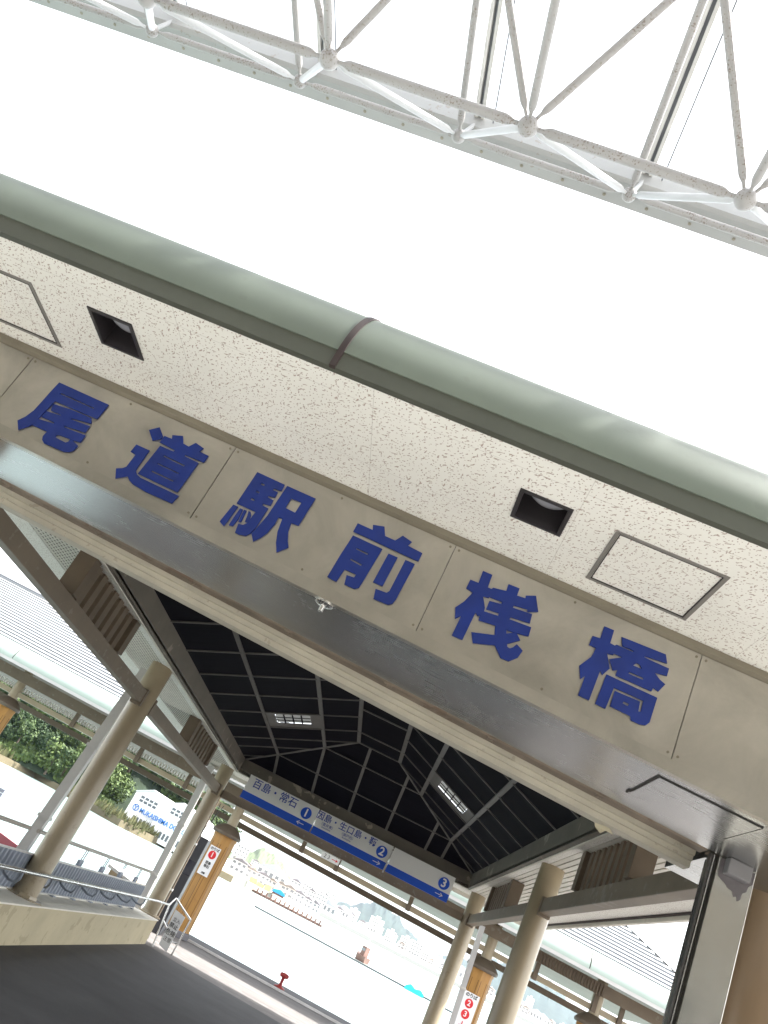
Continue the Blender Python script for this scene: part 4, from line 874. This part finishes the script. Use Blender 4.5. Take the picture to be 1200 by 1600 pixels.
# town across the water: a few kinds of building, copied
wcols = [(.72, .71, .68), (.62, .60, .57), (.75, .74, .74), (.55, .50, .46)]
winm = flat('town_window', (.17, .18, .19), .35)
def bldg(kind, W_, D2, H, nx, nz, col, roofcol=None):
    e = link(bpy.data.objects.new(kind, None)); wm_ = paint(kind+'_wall', col, .7, .05, .1)
    MB().box(-W_/2, W_/2, 0, D2, 0, H).build('wall', wm_, e)
    if roofcol:
        MB().ext([(-W_/2-.5, H), (W_/2+.5, H), (W_/2+.5, H+.15), (0, H+W_*.22), (-W_/2-.5, H+.15)], 'y', -.6, D2+.6).build('roof', flat(kind+'_roof', roofcol, .7), e)
    else:
        MB().box(-W_/2-.1, W_/2+.1, -.1, D2, H, H+.6).build('parapet', wm_, e)
        if H > 12: MB().box(-W_*.15, W_*.15, D2*.3, D2*.7, H+.6, H+3.2).build('roof_house', wm_, e)
    gx = W_/nx; gz = H/nz
    for i in range(nx):
        for k in range(nz):
            MB().box(-W_/2+gx*(i+.2), -W_/2+gx*(i+.8), -.12, .02, gz*(k+.35), gz*(k+.82)).build('window', winm, e)
    return e
kinds = [('apartment_block', bldg('apartment_block', 16, 12, 18, 5, 5, wcols[0])), ('office_block', bldg('office_block', 12, 10, 13, 4, 4, wcols[1])), ('house', bldg('house', 9, 8, 6, 3, 2, wcols[2], (.16, .15, .16))), ('dock_shed', bldg('dock_shed', 22, 14, 8, 5, 1, wcols[0], (.35, .36, .38))), ('apartment_tower', bldg('apartment_tower', 13, 13, 27, 4, 8, wcols[2])), ('house', bldg('house', 8, 8, 6.5, 2, 2, wcols[3], (.20, .17, .15)))]
labs = ['pale flat roofed apartment block in the town across the water', 'plain flat roofed office block in the town across the water', 'small white house with a dark pitched roof across the water', 'long low shed with a grey roof on the far shore', 'tall pale apartment tower in the town across the water', 'small brownish house with a brown grey roof across the water']
cats = ['apartment building', 'office building', 'house', 'shed', 'apartment building', 'house']
used = [0]*6
def put(k, az, d, s_=1, dz=0, rz_=0):
    o = kinds[k][1] if not used[k] else copy_tree(kinds[k][1]); used[k] += 1
    p = far(az, d, z=ZW+1.6+dz); o.location = p; o.scale = (s_,)*3; o.rotation_euler = (0, 0, -R_(az)+rz_)
    tag(o, labs[k], cats[k], 'buildings of the far town')
rnd2 = random.Random(11)
for a in range(0, 10): put(rnd2.choice([2, 5, 3, 2, 2]), a*.62-8.2+rnd2.uniform(-.2, .2), 230+a*4+rnd2.uniform(0, 8), rnd2.uniform(.36, .5), 0, rnd2.uniform(-.3, .3))
for a in range(0, 11): put(rnd2.choice([1, 2, 2, 5, 3]), -8.4+a*.66+rnd2.uniform(-.25, .25), 290+a*6+rnd2.uniform(-8, 8), rnd2.uniform(.25, .5), rnd2.uniform(0, 1), rnd2.uniform(-.4, .4))
for a in range(0, 10): put(rnd2.choice([2, 1, 2, 5]), -8.4+a*.7+rnd2.uniform(-.3, .3), 380+rnd2.uniform(-20, 20), rnd2.uniform(.3, .55), rnd2.uniform(0, 4), rnd2.uniform(-.4, .4))
for a in range(0, 27): put(rnd2.choice([2, 5, 2, 1, 3]), -2.0+a*.66+rnd2.uniform(-.3, .3), 640+a*8+rnd2.uniform(-10, 20), rnd2.uniform(.5, .85), 0, rnd2.uniform(-.3, .3))
for a in range(0, 22): put(rnd2.choice([0, 1, 2, 1, 2, 5]), -1.6+a*.78+rnd2.uniform(-.35, .35), 760+a*8+rnd2.uniform(-20, 30), rnd2.uniform(.4, .75), 0, rnd2.uniform(-.3, .3))
for az, d, s_ in ((4.9, 800, .55), (5.3, 820, .6), (11.5, 820, .5)): put(4, az, d, s_)
# dock shed with blue tarpaulin, brown barge, cyan boats, buoy raft
def simple(name, label, cat, p, parts, rot=0):
    e = empty(name, p, label, cat, rz=rot)
    for nm, mb, mt in parts:
        o = mb.build(nm, mt, None, base=(0, 0, 0)); o.parent = e
    return e
tar = paint('tarp_blue', (.02, .30, .62), .5, .1, 2); cyn = paint('hull_cyan', (.02, .5, .60), .45, .06, 1); rust = paint('rust_steel', (.16, .09, .07), .7, .3, .6)
p = far(-5.0, 224, z=ZW+1.6)
simple('boat_shed', 'low quayside shed covered by a bright blue tarpaulin', 'shed', p, [('wall', MB().box(-1.6, 1.6, 0, 3, 0, .5), rust), ('tarpaulin', MB().ext([(-1.8, .45), (1.8, .45), (1.6, .95), (.3, 1.5), (-1.5, 1.1)], 'y', -.3, 3.2), tar)], R_(5))
p = far(-3.9, 219, z=ZW)
m = MB().box(-10, 9, 0, 3, 0, .5)
for i in range(15): m.box(-9.5+i*1.25, -9.2+i*1.25, -.3, .1, -1, 1.3)
simple('wharf', 'long low rusty timber wharf below the blue tarpaulin', 'wharf', p, [('deck', m, rust)], R_(20))
p = far(-6.3, 214, z=ZW+1.6)
simple('yellow_crates', 'low pile of yellow crates on the quay left of the blue tarpaulin', 'crates', p, [('crate_stack', MB().box(-2.8, -1, 0, 1.5, 0, 1.2).box(-.8, 1, 0, 1.5, 0, .9).box(1.2, 2.8, .2, 1.5, 0, 1.3), paint('crate_yellow', (.45, .38, .2), .7))])
def boat(name, label, az, d, Ln, hull, cab, rot=0):
    p = far(az, d, z=ZW); pr = [(-Ln/2, .9), (-Ln/2+.15, -.2), (Ln*.38, -.2), (Ln/2, 1.25), (Ln*.3, .95)]
    m = MB()
    secs = [(-Ln/2, 1.0, .9), (-Ln*.2, 1.2, .85), (Ln*.2, 1.15, .95), (Ln*.4, .6, 1.1), (Ln/2, .05, 1.3)]
    vs = []
    for x, hw, zt in secs: vs += [(x, -hw, zt), (x, -hw*.7, -.2), (x, hw*.7, -.2), (x, hw, zt)]
    fs = [(i*4+k, i*4+(k+1) % 4, (i+1)*4+(k+1) % 4, (i+1)*4+k) for i in range(4) for k in range(4)]+[(3, 2, 1, 0), (16, 17, 18, 19)]
    m.add(vs, fs)
    simple(name, label, 'boat', p, [('hull', m, hull), ('cabin', MB().box(-Ln*.25, Ln*.1, -.7, .7, .85, 2.3), cab), ('window', MB().box(-Ln*.2, Ln*.1+.03, -.72, .72, 1.6, 2.0), winm), ('mast', MB().tube([(-Ln*.1, 0, 2.3), (-Ln*.1, 0, 4)], .05, 6), whm)], rot)
boat('work_boat', 'small rusty brown work boat with a white bow out on the water', 1.35, 150, 2.2, rust, rust, R_(150))
p = far(5.0, 139, z=ZW)
m = MB().ext([(-1.5, 0), (1.5, 0), (1.6, .35), (.9, .75), (.1, .55), (-.7, .9), (-1.4, .5)], 'y', 0, 2.2)
simple('covered_raft', 'low cyan covered raft floating left of the farther right column', 'raft', p, [('cover', m, cyn), ('deck', MB().box(-1.8, 1.9, -.1, 2.4, -.3, -.02), rust)], R_(-4))
# floating breakwater line
BW = empty('floating_breakwater', far(0, 150), 'long thin floating breakwater lying across the water', 'breakwater')
a_, b_ = far(-6.0, 142), far(16, 146); m = MB(); a_.z = b_.z = ZW+.05; m.bar(a_, b_, .5, .35)
m.build('float', paint('float_grey', (.10, .10, .10), .8), BW)
SW = empty('sea_wall', far(1, 450), 'long straight grey sea wall at the foot of the far town', 'sea wall')
a_, b_ = far(-2.5, 372), far(17, 545); m = MB(); a_.z = ZW+.5; b_.z = ZW+.5; m.bar(a_, b_, 2.0, 2.2)
m.build('wall_body', paint('sea_wall_grey', (.20, .20, .19), .8), SW)
# pink gangway and small hut at the floating pier on the left
GW = empty('gangway', (-10, 24, -2), 'pink sided gangway leading down to the floating pier at the far left', 'gangway')
pk = paint('pink_panel', (.34, .07, .09), .5, .08, 1)
MB().bar((-15.5, 30.0, -1.12), (-10.6, 28.8, -1.5), .08, .5).build('side_panel', pk, GW)
MB().bar((-15.5, 30.8, -1.55), (-10.6, 29.6, -1.95), 1.2, .08).build('walkway', M['apron'], GW)
m = MB(); 
for k in range(3): m.bar((-15.5, 30.0, -.95+k*.012), (-10.5, 28.8, -1.3+k*.012), .03, .03)
m.box(-10.62, -10.48, 28.73, 28.87, -2.4, -1.0); m.build('rail', pk, GW)
LV = empty('louvre_screen', (-15, 32, -1), 'grey slatted screen at the extreme left, above the pink gangway', 'screen')
m = MB()
for k in range(6): m.box(-16.2, -13.6, 32, 32.05, -1.05+k*.15, -1.05+k*.15+.135)
m.build('slats', M['grey'], LV)
m = MB(); m.box(-15.2, -15.1, 32.06, 32.16, -2.5, -.2); m.build('post', M['grey'], LV)
HT = empty('pier_hut', (-7.6, 30, -2), 'small tan wedge roofed box on the floating pier behind the grey screen', 'hut')
MB().box(-8.05, -7.0, 30, 31.2, -2.2, -.62).build('wall', paint('hut_tan', (.35, .27, .17), .8), HT); MB().ext([(-8.15, -.6), (-6.9, -.75), (-6.9, -.68), (-8.15, -.5)], 'y', 29.85, 31.3).build('roof', M['pipe'], HT)
PO = MB().box(-16, -6.6, 27.5, 35, ZW-.5, -2.2); o = PO.build('pontoon', M['apron'], None, base=(-11, 30, ZW)); tag(o, 'flat concrete pontoon carrying the hut and gangway at the left', 'pontoon')

# distant mountains
def ridge(name, prof, dist, mat, depth=1600, seed=3):
    r = random.Random(seed); azs = [p[0] for p in prof]
    def el(a):
        for (a0, e0), (a1, e1) in zip(prof, prof[1:]):
            if a0 <= a <= a1: return e0+(e1-e0)*smooth((a-a0)/(a1-a0))
        return -1
    def f(a, t, d):
        pk_ = 1.5+dist*math.tan(R_(el(a))); ph = math.sin(a*7.1+t*3)*.05+math.sin(a*17+t*9+1)*.025+math.sin(a*31-t*13)*.012
        return ZW + (pk_-ZW)*max(0, math.sin(math.pi*min(1, t)*.5 if t < 1 else 1))**.9*(1+ph*(1 if t < 1 else .6))
    return hillmesh(name, f, azs[0], azs[-1], dist*.62, dist, 160, 22, mat)
mtm = paint('mountain_forest', (.022, .036, .030), .95, .25, .01)
ridge('mountain', [(-2.4, -.1), (-1.6, .4), (-.6, .6), (.5, 1.2), (1.3, 1.55), (2.2, 1.3), (3.4, .8), (5, .4), (7.5, .15), (9, -.1)], 3600, mtm)
ridge('mountain', [(3, .1), (5.5, .45), (7.5, .9), (9, 1.6), (10.6, 2.25), (12, 1.9), (14, 1.3), (17, 1.5), (20, .9), (26, .5), (30, 0)], 5200, mtm, seed=5)
ridge('town_hill', [(-9.5, -.2), (-8, .55), (-7, 1.15), (-6, 1.0), (-4.5, .35), (-3, .0), (-2.2, -.3)], 900, paint('town_hill_forest', (.09, .12, .06), .95, .3, .03))
# air
hz = MB().box(-3500, 3500, -40, 6300, ZW-28, 420); hm = bpy.data.materials.new('haze_air'); hm.use_nodes = True; hn = hm.node_tree; hn.nodes.remove(hn.nodes['Principled BSDF'])
pvn = hn.nodes.new('ShaderNodeVolumePrincipled'); pvn.inputs['Color'].default_value = (.62, .80, 1.0, 1); pvn.inputs['Density'].default_value = HAZE = 3.5e-5; pvn.inputs['Anisotropy'].default_value = .1
hn.links.new(pvn.outputs[0], hn.nodes['Material Output'].inputs['Volume'])
if True:
    setting('haze', hz, hm, kind='stuff')
